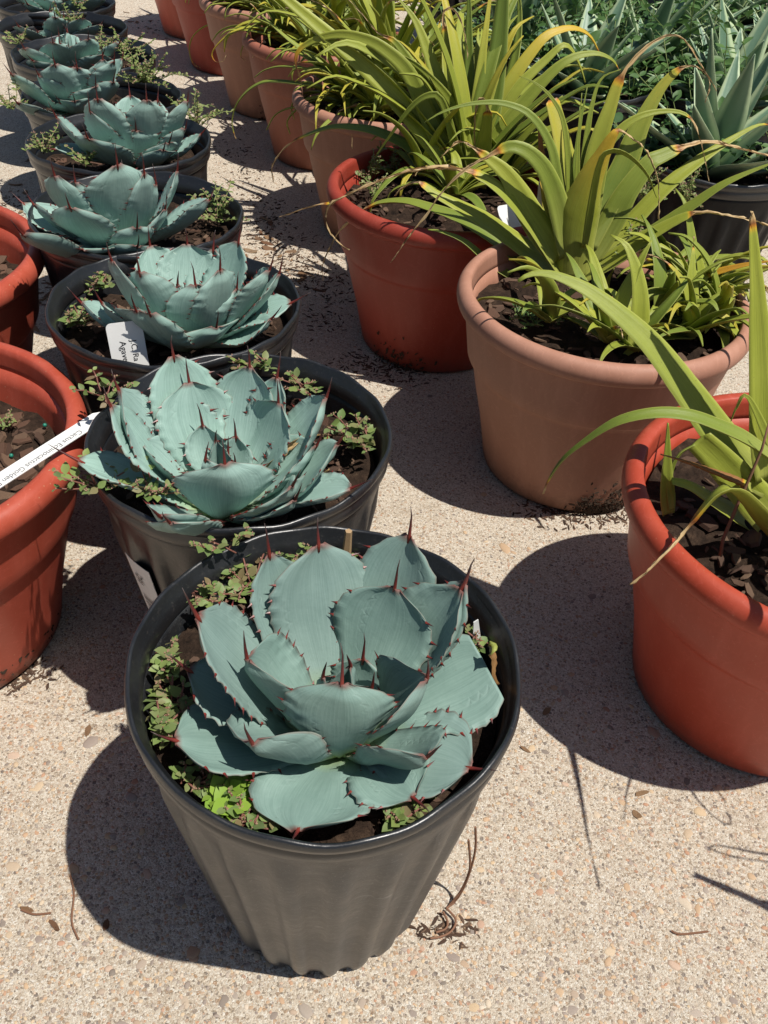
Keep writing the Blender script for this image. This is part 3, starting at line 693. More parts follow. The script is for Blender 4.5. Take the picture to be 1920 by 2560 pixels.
# ------------------------------------------------------------------ strap leaved agaves
def ribbon(root, org, pts, W, mat, radial_c, dry0=1.2, dry1=1.3, drymax=1.0, n=30, cup=.25, wpeak=.18, tipw=.06, twist=0., thick=.004, seed=0, cutend=False, name='leaf', wb=.8, yel=0., jw=.5, face=0.):
    g = random.Random(seed); P = catmull(pts, n); ns = 4; vt = []; vb = []; at = []; as_ = []; dr = []
    mid = P[max(2, n // 3)]
    rdl = np.array([mid[0] - radial_c[0], mid[1] - radial_c[1], 0.0]); rdl = nrm(rdl) if np.linalg.norm(rdl) > .004 else np.array([0, -1.0, 0])
    if face: rdl = nrm(rdl * (1 - abs(face)) + np.array([0, 1.0 if face > 0 else -1.0, 0]) * abs(face))
    side = nrm(np.cross(UP, rdl)); pS = None
    for i in range(n):
        t = i / (n - 1); Tn = nrm(P[min(i + 1, n - 1)] - P[max(i - 1, 0)])
        S = side if pS is None else pS
        S = nrm(S - Tn * np.dot(S, Tn)); pS = S
        Sx = rot(S, Tn, twist * t + .5 * g.gauss(0, .02)); N = np.cross(Sx, Tn)
        if i == 0 and np.dot(N, UP - rdl) < 0: side = -side; pS = -S; Sx = -Sx; N = -N
        if t < wpeak: w = wb + (1 - wb) * math.sin(t / wpeak * math.pi / 2)
        else:
            q = (t - wpeak) / (1 - wpeak); w = 1 - q ** 1.25 * (1 - tipw) if not cutend else 1 - .35 * q
        d = 0 if t < dry0 else (drymax if t > dry1 else drymax * (t - dry0) / (dry1 - dry0))
        d = max(d, yel * max(0, min(1, t * 1.6 - .2)))
        wet = 1 - max(0, d - .62) * 1.6
        if dry0 < .95 and dry0 > .1 and drymax > .9: w *= float(np.interp(t, [0, max(.05, dry0 - .30), dry0, dry1 + .02, 1], [1, 1, jw + .1, jw, jw * .6])) if not cutend else 1
        w *= W / 2 * (1 if wet > .95 else max(.5, wet))
        cu = cup + (1 - min(1, wet)) * 1.4
        jit = (1 - min(1, wet)) * .0012
        for s in np.linspace(-1, 1, ns + 1):
            p = P[i] + Sx * s * w * (1 if wet > .95 else .8) + N * (cu * w * s * s) + np.array([g.gauss(0, jit), g.gauss(0, jit), g.gauss(0, jit)])
            th = (thick * (1 - .6 * t) * math.sqrt(max(0, 1 - s * s)) + .0006) * (1 if wet > .9 else .3)
            vt.append(p); vb.append(p - N * th); at.append(t); as_.append(s); dr.append(d)
    n1 = ns + 1; nv = len(vt); f = []
    for i in range(n - 1):
        for j in range(ns):
            a = i * n1 + j; f.append((a, a + 1, a + n1 + 1, a + n1)); f.append((nv + a, nv + a + n1, nv + a + n1 + 1, nv + a + 1))
        for j in (0, ns):
            a = i * n1 + j; q = (a, a + n1, nv + a + n1, nv + a); f.append(q if j == 0 else q[::-1])
    for j in range(ns):
        f.append((j, nv + j, nv + j + 1, j + 1)); a = (n - 1) * n1 + j; f.append((a, a + 1, nv + a + 1, nv + a))
    return obj(name, vt + vb, f, mat, root, org, attrs={'lt': at * 2, 'ls': as_ * 2, 'dry': dr * 2})

def plane_pts(B, uvs, az=0., lean=0.):
    """photo pixels -> points on the leaf's own plane through its base (az: bearing of the leaf, lean: tilt away from the viewer)"""
    a = np.array([math.cos(rad(az)), math.sin(rad(az)), 0]); back = np.array([-a[1], a[0], 0])
    if back[1] < 0: back = -back
    b = UP * math.cos(rad(lean)) + back * math.sin(rad(lean)); n = np.cross(a, b); out = []
    for uv in uvs:
        d = ray(*uv); out.append(CAM + d * (np.dot(B - CAM, n) / np.dot(d, n)))
    return out

def strap_plant(label, basepx, soilz, specs, seed, gen=None, group='yellow green strap leaved agaves', centre=None, ws=1.0):
    b = px(*basepx, soilz) if basepx is not None else np.array([centre[0], centre[1], soilz])
    org = np.array([b[0], b[1], soilz]); root = empty('strap_leaf_agave', org, label, 'agave', group)
    g = random.Random(seed)
    for i, s in enumerate(specs):
        conv, uvs, W, o = s; pts = plane_pts(org + np.array([0, 0, .02]), [conv(q) if conv else q for q in uvs], o.get('az', 0), o.get('lean', 0))
        if 'zs' in o: pts = [np.array(px(*conv(q), z)) for q, z in zip(uvs, o['zs'])]
        pts = [np.array([p[0], p[1], max(p[2], .012)]) for p in pts]
        uvh = [conv(q) if conv else q for q in uvs]; uvh = uvh[len(uvh) // 2]; u0 = conv(uvs[0]) if conv else uvs[0]
        steep = abs(uvh[1] - u0[1]) > 1.1 * abs(uvh[0] - u0[0]); fc = o.get('face', .8 if steep else .35)
        ribbon(root, org, pts, W * ws, MST, org, o.get('d0', 1.5), o.get('d1', 1.6), o.get('dm', 1.0), n=o.get('nn', 34), cup=o.get('cup', .25), twist=o.get('tw', g.gauss(0, .25)), seed=seed * 50 + i, cutend=o.get('cut', False), jw=o.get('jw', .5), face=fc, yel=o.get('yel', 0), wpeak=o.get('wp', .2), wb=o.get('wb', .75), tipw=o.get('tip', .06))
    if gen: gen(root, org, g)
    return root
def rosette(n, L0, L1, W0, W1, elev=(15, 80), droop=.5, azr=(0, 360), dryp=.25, c=(0, 0, 0)):
    def gen(root, org, g):
        for i in range(n):
            az = rad(g.uniform(*azr)); el = rad(g.uniform(*elev)); L = g.uniform(L0, L1); W = g.uniform(W0, W1)
            P = org + np.array(c) + np.array([0, 0, .01]); pts = [P]; e = el; dp = droop * g.uniform(.4, 1.6); hook = g.uniform(0, 1.6)
            da = g.gauss(0, .08)
            for k in range(7):
                P = P + (L / 7) * np.array([math.cos(az) * math.cos(e), math.sin(az) * math.cos(e), math.sin(e)]); pts.append(P); e -= dp * (.5 + k * .16) * .35 + (hook * .35 if k > 4 else 0); az += da
            pts = [np.array([q[0], q[1], max(q[2], .01)]) for q in pts]
            dry = g.random() < dryp; d0 = g.uniform(.55, .85) if dry else 1.5
            ribbon(root, org, pts, W, MST, org + np.array(c), d0, d0 + .08, 1.0, n=20, twist=g.gauss(0, .3), seed=g.randrange(9999), yel=g.choice([0, 0, 0, .25]))
    return gen

R_AZ, L_AZ = 8, 172
A_spec = [
    (Z5, [(670, 1400), (690, 1150), (745, 950), (820, 790), (895, 665), (960, 690), (1040, 760), (1095, 880), (1108, 1000), (1105, 1110)], .088, dict(lean=2, d0=.57, d1=.60, wp=.25, nn=60, yel=.58, wb=1.0, tip=.5, jw=.14, cup=.2, face=-.9)),
    (Z5, [(690, 1420), (900, 1300), (1100, 1170), (1290, 1080), (1450, 1090), (1600, 1120), (1680, 1150)], .062, dict(az=-15, d0=.60, d1=.64, cup=.15, tip=.2, nn=44)),
    (Z5, [(740, 1340), (850, 1150), (950, 965), (1060, 825), (1110, 797), (1250, 740), (1400, 725), (1680, 795)], .058, dict(az=20, lean=5, d0=.53, d1=.57, tip=.3, nn=44)),
    (Z5, [(760, 1330), (950, 1150), (1130, 960), (1330, 800), (1500, 690), (1620, 630), (1720, 640)], .044, dict(az=25, d0=.9, d1=.93)),
    (Z5, [(770, 1350), (1000, 1230), (1250, 1060), (1450, 925), (1700, 815)], .046, dict(az=-2)),
    (Z5, [(740, 1250), (850, 1000), (930, 840), (1010, 640), (1120, 440), (1240, 335), (1330, 360), (1365, 430), (1340, 520)], .062, dict(lean=22, d0=.74, d1=.78, yel=.22, tip=.1, nn=44)),
    (Z5, [(720, 1280), (770, 900), (800, 720), (860, 540), (905, 410), (980, 300), (1100, 200), (1220, 190), (1320, 330), (1400, 460)], .056, dict(lean=18, d0=.52, d1=.58, yel=.3, tip=.12, nn=48)),
    (Z5, [(690, 1290), (660, 1000), (620, 750), (575, 560), (560, 505)], .058, dict(lean=30, cut=True, d0=.96, d1=.98, dm=.75, yel=.22, wb=1.)),
    (Z5, [(600, 1300), (540, 1000), (510, 750), (498, 590)], .036, dict(lean=36, yel=.62, d0=.9, d1=.95, dm=.6)),
    (Z5, [(640, 1300), (600, 1060), (540, 885), (480, 800), (410, 752), (340, 745), (250, 790), (130, 860), (0, 985), (-60, 1080), (-160, 1200), (-250, 1330)], .050, dict(lean=4, d0=.46, d1=.50, tip=.15, nn=52)),
    (Z5, [(600, 1310), (450, 1080), (340, 890), (240, 800), (150, 735), (90, 720), (0, 800)], .064, dict(lean=14, d0=.70, d1=.76, yel=.12, nn=40, tip=.2)),
    (Z5, [(610, 1380), (470, 1160), (330, 990), (215, 900), (120, 868), (0, 850), (-160, 870), (-340, 930), (-460, 985), (-560, 1040), (-575, 1130), (-520, 1220), (-460, 1265)], .056, dict(az=-6, d0=.37, d1=.41, tip=.12, nn=56)),
    (Z5, [(600, 1400), (430, 1270), (250, 1140), (100, 1050), (-20, 985), (-110, 925), (-180, 945), (-230, 990)], .062, dict(az=-14, d0=.80, d1=.84, nn=40, yel=.1, tip=.3)),
    (Z5, [(600, 1410), (400, 1310), (250, 1200), (100, 1110), (-60, 1050), (-180, 1018), (-310, 1026), (-390, 1070), (-500, 1160), (-560, 1260), (-595, 1350), (-592, 1420)], .052, dict(az=-22, d0=.62, d1=.68, nn=50, yel=.14, tip=.15)),
    (Z5, [(620, 1560), (520, 1560), (450, 1500), (420, 1400), (425, 1268)], .056, dict(az=-25, lean=-14, cut=True, d0=.92, d1=.97, yel=.25, wb=1.)),
    (Z5, [(800, 1540), (1000, 1520), (1250, 1425), (1500, 1350), (1680, 1318)], .040, dict(az=-25, yel=.5)),
    (Z5, [(650, 1300), (680, 900), (705, 650), (745, 440)], .020, dict(lean=20)),
    (Z5, [(660, 1300), (690, 950), (700, 700), (718, 470)], .016, dict(lean=14)),
    (Z5, [(640, 1250), (600, 950), (560, 740), (460, 585), (330, 525), (200, 520), (90, 540), (0, 572), (-80, 620)], .024, dict(lean=12)),
    (Z5, [(655, 1250), (655, 900), (625, 620), (560, 490), (480, 420), (400, 385)], .020, dict(lean=16)),
    (Z5, [(690, 1250), (730, 800), (765, 550), (815, 400), (915, 350)], .022, dict(lean=20)),
    (Z5, [(730, 1250), (800, 850), (860, 765), (950, 785), (1045, 880), (1095, 1000)], .018, dict(lean=-10)),
    (Z5, [(750, 1250), (830, 800), (900, 670), (1010, 590), (1150, 562), (1260, 592), (1320, 720), (1362, 920)], .026, dict(lean=14, d0=.72, d1=.75, nn=40)),
    (Z5, [(560, 1420), (470, 1350), (440, 1250), (400, 1320), (370, 1480), (330, 1580), (280, 1685)], .034, dict(az=-30, lean=-30, d0=.02, d1=.05, dm=.78)),
    (Z5, [(600, 1450), (400, 1400), (250, 1370), (150, 1410), (330, 1460)], .030, dict(az=-28, lean=-8, d0=.05, d1=.1, dm=.76)),
    (Z5, [(800, 1690), (700, 1640), (500, 1580), (350, 1555), (215, 1545), (230, 1575)], .030, dict(az=-32, lean=-25)),
    (Z5, [(770, 1690), (900, 1680), (1050, 1640), (1200, 1590)], .034, dict(az=-32, lean=-25)),
    (Z5, [(770, 1700), (820, 1550), (850, 1420), (880, 1360)], .032, dict(az=-32, lean=-15)),
    (Z5, [(640, 1500), (560, 1430), (450, 1400), (520, 1490), (640, 1570), (720, 1660)], .030, dict(az=-32, lean=-25)),
    (Z5, [(660, 1800), (680, 1650), (700, 1540), (715, 1480)], .034, dict(az=-35, lean=-25)),
    (Z5, [(390, 1420), (250, 1330), (120, 1220), (0, 1170), (-60, 1160)], .030, dict(az=-8)),
]
def A_gen(root, org, g):
    for cxy, n in [((1330, 1500), 16), ((1480, 1380), 14), ((1280, 1640), 12), ((1130, 1560), 9), ((1440, 1590), 12), ((860, 1660), 8), ((1180, 1350), 10), ((560, 1560), 5), ((1000, 1700), 7)]:
        q = px(*Z5(cxy), org[2] + .03); d = q - org; d[2] = .0
        if np.hypot(q[0] - TP['A'][0], q[1] - TP['A'][1]) > .175:
            dd = nrm(np.array([q[0] - TP['A'][0], q[1] - TP['A'][1], 0])) * .172; d = np.array([TP['A'][0] + dd[0] - org[0], TP['A'][1] + dd[1] - org[1], 0])
        rosette(int(n * 1.5), .08, .18, .018, .032, (15, 80), .5, dryp=.12, c=d)(root, org, g)
strap_plant('yellow green strap leaved agave with one orange leaf, in the mud splashed brown pot', Z5((680, 1400)), TP['A'][2] + .01, A_spec, 31, A_gen, ws=.72)

R_spec = [
    (Z6, [(1660, 1450), (1520, 1340), (1420, 1210), (1250, 975), (1050, 715), (800, 495), (640, 405), (530, 372), (450, 378), (395, 410)], .070, dict(lean=30, cup=.2, tip=.08, nn=44)),
    (Z6, [(1640, 1420), (1620, 1150), (1612, 850), (1600, 500), (1580, 150), (1578, 60)], .050, dict(lean=12, cup=.3, d0=.93, d1=.96, tip=.4)),
    (Z6, [(1720, 1330), (1560, 1215), (1400, 1140), (1250, 1090), (1080, 1080), (900, 1120), (740, 1215), (620, 1310), (550, 1410), (520, 1485)], .030, dict(lean=-12, d0=.90, d1=.97, nn=44)),
    (Z7, [(1640, 880), (1570, 800), (1490, 690), (1400, 605), (1310, 630), (1210, 740), (1130, 850), (1000, 985), (900, 1080), (828, 1125)], .056, dict(zs=[.30, .33, .37, .40, .395, .37, .348, .33, .312, .30], face=.0, d0=.58, d1=.72, yel=.06, nn=44, cup=.3, tip=.1)),
    (Z7, [(1600, 760), (1480, 620), (1330, 450), (1210, 330)], .072, dict(lean=12, cut=True, wb=1.)),
    (Z7, [(1600, 830), (1450, 770), (1300, 680), (1160, 590), (1062, 560)], .050, dict(lean=-14, tip=.3)),
    (Z7, [(1040, 740), (1030, 560), (1035, 400), (1042, 240)], .030, dict(lean=0, yel=0)),
    (Z7, [(1060, 720), (1050, 540), (1100, 420), (1190, 360)], .014, dict(lean=4)),
    (Z7, [(1720, 940), (1600, 1040), (1530, 1075), (1478, 1092)], .026, dict(lean=-40)),
    (Z7, [(1640, 900), (1450, 900), (1370, 950), (1420, 1020), (1560, 1000)], .034, dict(lean=-30, d0=.05, d1=.1, dm=.7)),
    (Z7, [(1500, 600), (1300, 520), (1150, 460), (1000, 410)], .030, dict(lean=-8, d0=.05, d1=.1, dm=.74)),
    (Z7, [(1720, 700), (1700, 300), (1720, -100), (1780, -500)], .05, dict(lean=20)),
    (Z7, [(1720, 700), (1800, 400), (1900, 200), (2000, 150)], .05, dict(lean=10)),
    (Z6, [(1700, 1300), (1560, 1000), (1500, 1050), (1470, 1120)], .016, dict(lean=6)),
]
def shadow_leaves(root, org, g):                 # leaves beyond the frame, found from the shadows they drop on the paving
    sv = SUNV / SUNV[2]
    for uvs, zs, W in [([(820, 0), (850, 150), (880, 330), (930, 560)], (.44, .40, .37, .34), .016),
                       ([(1085, -10), (1060, 90), (1045, 160), (1035, 260)], (.40, .37, .35, .33), .016),
                       ([(1290, 80), (1370, 190), (1470, 280), (1502, 270), (1480, 225)], (.40, .37, .35, .34, .335), .012),
                       ([(2300, 60), (2050, 420), (1700, 415), (1500, 380), (1400, 360), (1440, 405), (1700, 445)], (.45, .42, .40, .38, .37, .365, .36), .014),
                       ([(2450, 300), (2200, 700), (1900, 720), (1660, 620), (1480, 545), (1340, 485)], (.46, .46, .45, .44, .42, .40), .034),
                       ([(1400, 60), (1440, 130), (1478, 185)], (.38, .36, .345), .016)]:
        pts = [px(*Z8(q)) + sv * z for q, z in zip(uvs, zs)]
        p0 = pts[0]; B = org + np.array([0, 0, .03])
        m1 = (B * .55 + p0 * .45) + UP * .06; m2 = (B * .2 + p0 * .8) + UP * .05
        ribbon(root, org, [B, m1, m2] + pts, W, MST, org, .85, .9, 1.0, n=40, seed=g.randrange(999), cutend=W > .03)
strap_plant('yellow green strap leaved agave in the bright red pot', Z7((1640, 790)), TP['R'][2] + .012, R_spec, 32, shadow_leaves, ws=.62)
tw = MB(); tw.tube(plane_pts(np.array(px(*Z7((1330, 980)), TP['R'][2] + .005)), [Z7(q) for q in [(1325, 1000), (1345, 880), (1420, 700), (1500, 520), (1560, 380), (1600, 230)]], 0, 10), [.0022, .002, .0018, .0016, .0014, .001])
tag(tw.build('bare_twig', MROOT), 'thin bare reddish brown stem leaning among strap leaves in bright red pot', 'stem')

D_spec = [
    (Z9, [(790, 1290), (850, 1000), (910, 680), (955, 380), (990, 0), (1010, -300)], .078, dict(lean=18, tip=.25, wb=.9)),
    (Z9, [(750, 1280), (700, 850), (640, 450), (575, 150), (590, 70), (640, 60), (700, 150), (735, 300), (745, 410)], .066, dict(lean=16, d0=.64, d1=.68, nn=44, tip=.1)),
    (Z9, [(700, 1290), (620, 1130), (430, 880), (200, 620), (0, 430), (-270, 200), (-600, -80)], .070, dict(az=-4, lean=4, cup=.3, tip=.3, wb=.6)),
    (Z9, [(720, 1290), (650, 1050), (590, 850), (530, 690), (440, 560), (380, 480)], .078, dict(lean=18)),
    (Z9, [(690, 1290), (600, 1090), (470, 800), (330, 500), (150, 330), (0, 262), (-150, 238), (-300, 270), (-420, 345), (-445, 430), (-420, 520), (-400, 580)], .052, dict(az=-3, lean=4, d0=.82, d1=.95, dm=.8, nn=50, yel=.12)),
    (Z9, [(740, 1250), (740, 1000), (640, 720), (450, 500), (280, 390), (160, 400), (60, 445)], .030, dict(lean=10)),
    (Z9, [(660, 1320), (540, 1190), (350, 1030), (150, 930), (0, 890), (-200, 880), (-400, 945), (-490, 1000), (-560, 1070), (-610, 1160), (-600, 1260)], .050, dict(az=-10, d0=.70, d1=.78, nn=48, yel=.10, tip=.1)),
    (Z9, [(800, 1280), (870, 1080), (960, 850), (1100, 600), (1300, 400), (1400, 315), (1460, 340), (1520, 450), (1560, 570)], .040, dict(az=20, lean=4, nn=40)),
    (Z9, [(810, 1270), (910, 880), (1050, 560), (1250, 285), (1380, 210), (1500, 200), (1600, 260), (1670, 400)], .048, dict(az=25, lean=8, yel=.38, nn=40, d0=.95, d1=.98)),
    (Z9, [(810, 1280), (950, 950), (1150, 690), (1400, 440), (1600, 370), (1740, 410), (1800, 500)], .046, dict(az=15, nn=40, d0=.95, d1=.98)),
    (Z9, [(770, 1250), (765, 800), (755, 400), (755, 0), (750, -200)], .046, dict(lean=24)),
    (Z9, [(730, 1260), (640, 850), (500, 450), (390, 160), (260, -20)], .062, dict(lean=22)),
    (Z9, [(700, 1270), (600, 1000), (540, 800), (420, 560), (250, 300), (130, 230), (0, 80), (-100, -20)], .058, dict(lean=14, d0=.70, d1=.76, nn=40)),
    (Z9, [(690, 1280), (640, 950), (560, 690), (470, 660), (350, 745), (200, 950), (100, 1090)], .026, dict(lean=-8)),
    (Z9, [(760, 1300), (830, 1150), (870, 900), (880, 720), (820, 680), (790, 850), (800, 1030), (850, 1200)], .056, dict(lean=-14, d0=.42, d1=.46, nn=46, tip=.1, dm=1.0)),
    (Z9, [(760, 1300), (960, 1150), (1200, 880), (1420, 700), (1560, 740), (1650, 780)], .046, dict(az=-10)),
    (Z9, [(780, 1300), (1000, 1080), (1300, 900), (1600, 760)], .048, dict(az=5)),
    (Z9, [(700, 1330), (760, 1250), (850, 1080), (900, 760)], .052, dict(lean=8)),
    (Z9, [(690, 1350), (450, 1290), (250, 1200), (50, 1120)], .034, dict(az=-14, lean=-10)),
    (Z9, [(700, 1370), (500, 1400), (200, 1340), (0, 1380)], .040, dict(az=-16, lean=-10)),
    (Z9, [(690, 1400), (400, 1330), (220, 1330), (-60, 1390), (-300, 1420), (-560, 1500)], .042, dict(az=-18, lean=-8, d0=.68, d1=.72, tip=.3)),
]
def D_gen(root, org, g):
    rosette(34, .26, .46, .024, .042, (40, 85), .35, (0, 180), .2)(root, org, g)
    rosette(22, .12, .24, .016, .030, (20, 75), .6, (0, 360), .15, c=(-.09, .02, 0))(root, org, g)
    rosette(16, .10, .20, .015, .028, (25, 75), .6, (0, 360), .2, c=(-.03, -.09, 0))(root, org, g)
    rosette(22, .12, .26, .016, .030, (25, 80), .6, (0, 360), .15, c=(.08, .02, 0))(root, org, g)
strap_plant('large yellow green strap leaved agave in the deep red pot with striped rim', Z9((740, 1290)), TP['D'][2] + .01, D_spec, 33, D_gen, ws=.68)

B_spec = [
    (Z10, [(1500, 720), (1350, 680), (1150, 615), (1000, 590), (880, 580), (780, 590), (680, 650), (600, 750), (570, 860), (580, 940), (602, 992)], .026, dict(az=-4, nn=44, d0=.95, d1=.98)),
    (Z10, [(1550, 760), (1350, 800), (1180, 775), (1000, 768), (880, 820), (815, 930)], .030, dict(az=-6)),
    (Z10, [(1500, 730), (1300, 560), (1100, 490), (920, 472), (800, 500), (730, 552)], .020, dict(az=-2)),
    (Z10, [(1500, 740), (1350, 760), (1200, 690), (1180, 800), (1190, 900)], .026, dict(az=-8, lean=-10)),
    (Z10, [(1500, 740), (1420, 840), (1300, 950), (1240, 1080), (1240, 1200), (1300, 1320), (1360, 1375)], .030, dict(az=-12, lean=-14, nn=40, d0=.75, d1=.8)),
    (Z10, [(1520, 730), (1250, 480), (1000, 300), (830, 150), (700, 20)], .034, dict(lean=4, d0=.93, d1=.97)),
]
C_spec = [
    (Z10, [(1250, 420), (1100, 300), (950, 250), (860, 225), (780, 225), (690, 280), (640, 350), (636, 410), (670, 436)], .022, dict(az=-4, nn=40, d0=.92, d1=.96)),
    (Z10, [(1200, 420), (1050, 280), (900, 170), (780, 150), (650, 170), (550, 240), (460, 325), (425, 390), (450, 440), (500, 440), (532, 395)], .028, dict(az=-3, nn=44, d0=.8, d1=.95, yel=.3)),
    (Z10, [(1200, 400), (1100, 350), (950, 320), (880, 380), (890, 440)], .018, dict(az=-8)),
]
E_spec = [
    (Z10, [(950, 180), (800, 250), (680, 230), (550, 178), (450, 168), (360, 195), (290, 260), (266, 340), (275, 420), (310, 470), (346, 484)], .026, dict(az=-5, nn=46, d0=.9, d1=.96)),
    (Z10, [(900, 100), (700, 90), (600, 110), (510, 170), (460, 250), (450, 300)], .018, dict(az=-5)),
    (Z10, [(900, 60), (700, 40), (560, 30), (460, 40)], .03, dict(az=0)),
]
for nm, lab, sp, sd_, bp in [('B', 'strap leaved agave spilling from the brown pot behind the deep red pot', B_spec, 34, (1480, 740)), ('C', 'narrow leaved clump with hooked tips in the red brown pot', C_spec, 35, (1230, 430)), ('E', 'strap leaved clump with a hooked leaf in the brown pot with pale rim', E_spec, 36, (950, 150))]:
    c = TP[nm]
    def gen(root, org, g):
        rosette(44, .26, .46, .024, .042, (35, 85), .4, (0, 360), .15)(root, org, g)
        rosette(40, .12, .26, .015, .028, (20, 80), .6, (0, 360), .12, c=(.07, -.07, 0))(root, org, g)
        rosette(40, .12, .26, .015, .028, (20, 80), .6, (0, 360), .12, c=(-.10, -.02, 0))(root, org, g)
        rosette(30, .12, .26, .015, .028, (20, 80), .6, (0, 360), .12, c=(-.02, -.11, 0))(root, org, g)
        rosette(26, .14, .30, .020, .038, (25, 85), .5, (0, 360), .12, c=(.10, .07, 0))(root, org, g)
    strap_plant(lab, None, c[2] + .01, sp, sd_, gen, centre=(c[0], c[1]), ws=.6)
for nm, lab, sd_ in [('G', 'strap leaved clump in the dark red pot next to the brown pot with pale rim', 37), ('H', 'strap leaved clump in the orange red pot at the far row end', 38)]:
    c = TP[nm]; strap_plant(lab, None, c[2] + .01, [], sd_, rosette(60, .15, .40, .02, .045, (15, 85), .5), centre=(c[0] + .03, c[1]))

# ------------------------------------------------------------------ spurge and other weeds
def leaf_mesh(name, mat, fold=.2, ratio=.58, n=8):
    v = [(0, 0, 0)]; m = n // 2
    for k in range(1, m): v += [(k / m, ratio / 2 * math.sin(math.pi * (k / m) ** .85), fold * .25), (k / m, -ratio / 2 * math.sin(math.pi * (k / m) ** .85), fold * .25), (k / m, 0, 0)]
    v.append((1, 0, -.05)); f = []
    def I(k, w): return 1 + (k - 1) * 3 + w
    f += [(0, I(1, 2), I(1, 0)), (0, I(1, 1), I(1, 2))]
    for k in range(1, m - 1): f += [(I(k, 2), I(k + 1, 2), I(k + 1, 0), I(k, 0)), (I(k, 1), I(k + 1, 1), I(k + 1, 2), I(k, 2))]
    e = len(v) - 1; f += [(I(m - 1, 2), e, I(m - 1, 0)), (I(m - 1, 1), e, I(m - 1, 2))]
    me = bpy.data.meshes.new(name); me.from_pydata(v, [], f); me.polygons.foreach_set('use_smooth', [True] * len(me.polygons)); me.materials.append(mat)
    return me, v, f
SPL = leaf_mesh('leaf', MWEED, .2, .66); CLV = leaf_mesh('leaf', MCLOV, .1, .85); BRD = leaf_mesh('leaf', MDARKW, .25, .5); SPF = leaf_mesh('leaf', MWEEDF)
def weed(label, c, stems, slen, lsize, seed, kind='spurge', joined=False, rise=.35, spread=6.283, az0=0., cat='weed', name='spurge_weed', gap=None, group='weeds in the agave pots', pot=None):
    g = random.Random(seed); c = np.asarray(c, float); root = empty(name, c, label, cat, group)
    LM = {'spurge': SPL, 'clover': CLV, 'broad': BRD, 'far': SPF}[kind]; st = MB(); jl = MB(); fl = MB(); gap = gap or lsize * .8
    for s in range(stems):
        az = az0 + (s + g.uniform(-.4, .4)) / stems * spread; L = slen * g.uniform(.5, 1.15); P = np.array([g.gauss(0, .004), g.gauss(0, .004), 0.0]); pts = [P]; el = g.uniform(.2, 1.0) * rise * 2
        nn = max(2, int(L / gap)); side = 1
        for k in range(nn):
            d = np.array([math.cos(az) * math.cos(el), math.sin(az) * math.cos(el), math.sin(el)]); P = P + d * (L / nn); pts.append(P); az += g.gauss(0, .22); el += g.gauss(-.03, .16)
            if pot:
                w_ = c + P; dv = np.array([w_[0] - pot[0], w_[1] - pot[1]]); dl_ = np.linalg.norm(dv)
                if dl_ > pot[2]: dv = dv / dl_ * pot[2]; P = np.array([pot[0] + dv[0] - c[0], pot[1] + dv[1] - c[1], P[2] + .001]); pts[-1] = P; az += 1.2
            for sg in (1, -1):
                a2 = az + sg * g.uniform(.9, 1.7); s2 = lsize * g.uniform(.6, 1.25) * (1 if k < nn - 1 else .7)
                eul = (g.gauss(0, .45), g.uniform(-.75, .25), a2)
                if joined:
                    Mx = Matrix.Translation(P) @ Matrix.Rotation(a2, 4, 'Z') @ Matrix.Rotation(eul[1], 4, 'Y') @ Matrix.Rotation(eul[0], 4, 'X') @ Matrix.Scale(s2, 4)
                    jl.add([tuple(Mx @ Vector(q)) for q in LM[1]], LM[2], [g.random()] * len(LM[1]))
                else: inst('leaf', LM[0], root, P, eul, (s2, s2, s2))
            if kind in ('spurge', 'far') and g.random() < .7:
                for _ in range(4):
                    q = P + np.array([g.gauss(0, .0016), g.gauss(0, .0016), .001 + g.random() * .002]); r = .0011
                    fl.add([q + np.array([r, 0, 0]), q + np.array([-r * .5, r * .87, 0]), q + np.array([-r * .5, -r * .87, 0]), q + np.array([0, 0, r * 1.7])], [(0, 1, 3), (1, 2, 3), (2, 0, 3)])
        st.tube(pts, [.0009] * len(pts), 5)
    st.build('stem', MSTEM if kind == 'spurge' else MSTEMG, root, kind=None)
    if joined and jl.v: jl.build('foliage', {'spurge': MWEED, 'clover': MCLOV, 'broad': MDARKW, 'far': MWEEDF}[kind], root, kind='stuff', attr='pick')
    if fl.v: fl.build('flower_cluster', MFLOW, root, smooth=False, kind='stuff')
    return root
z0 = SZ[0]; rimz = HN
def on(conv, p, z): return px(*conv(p), z)
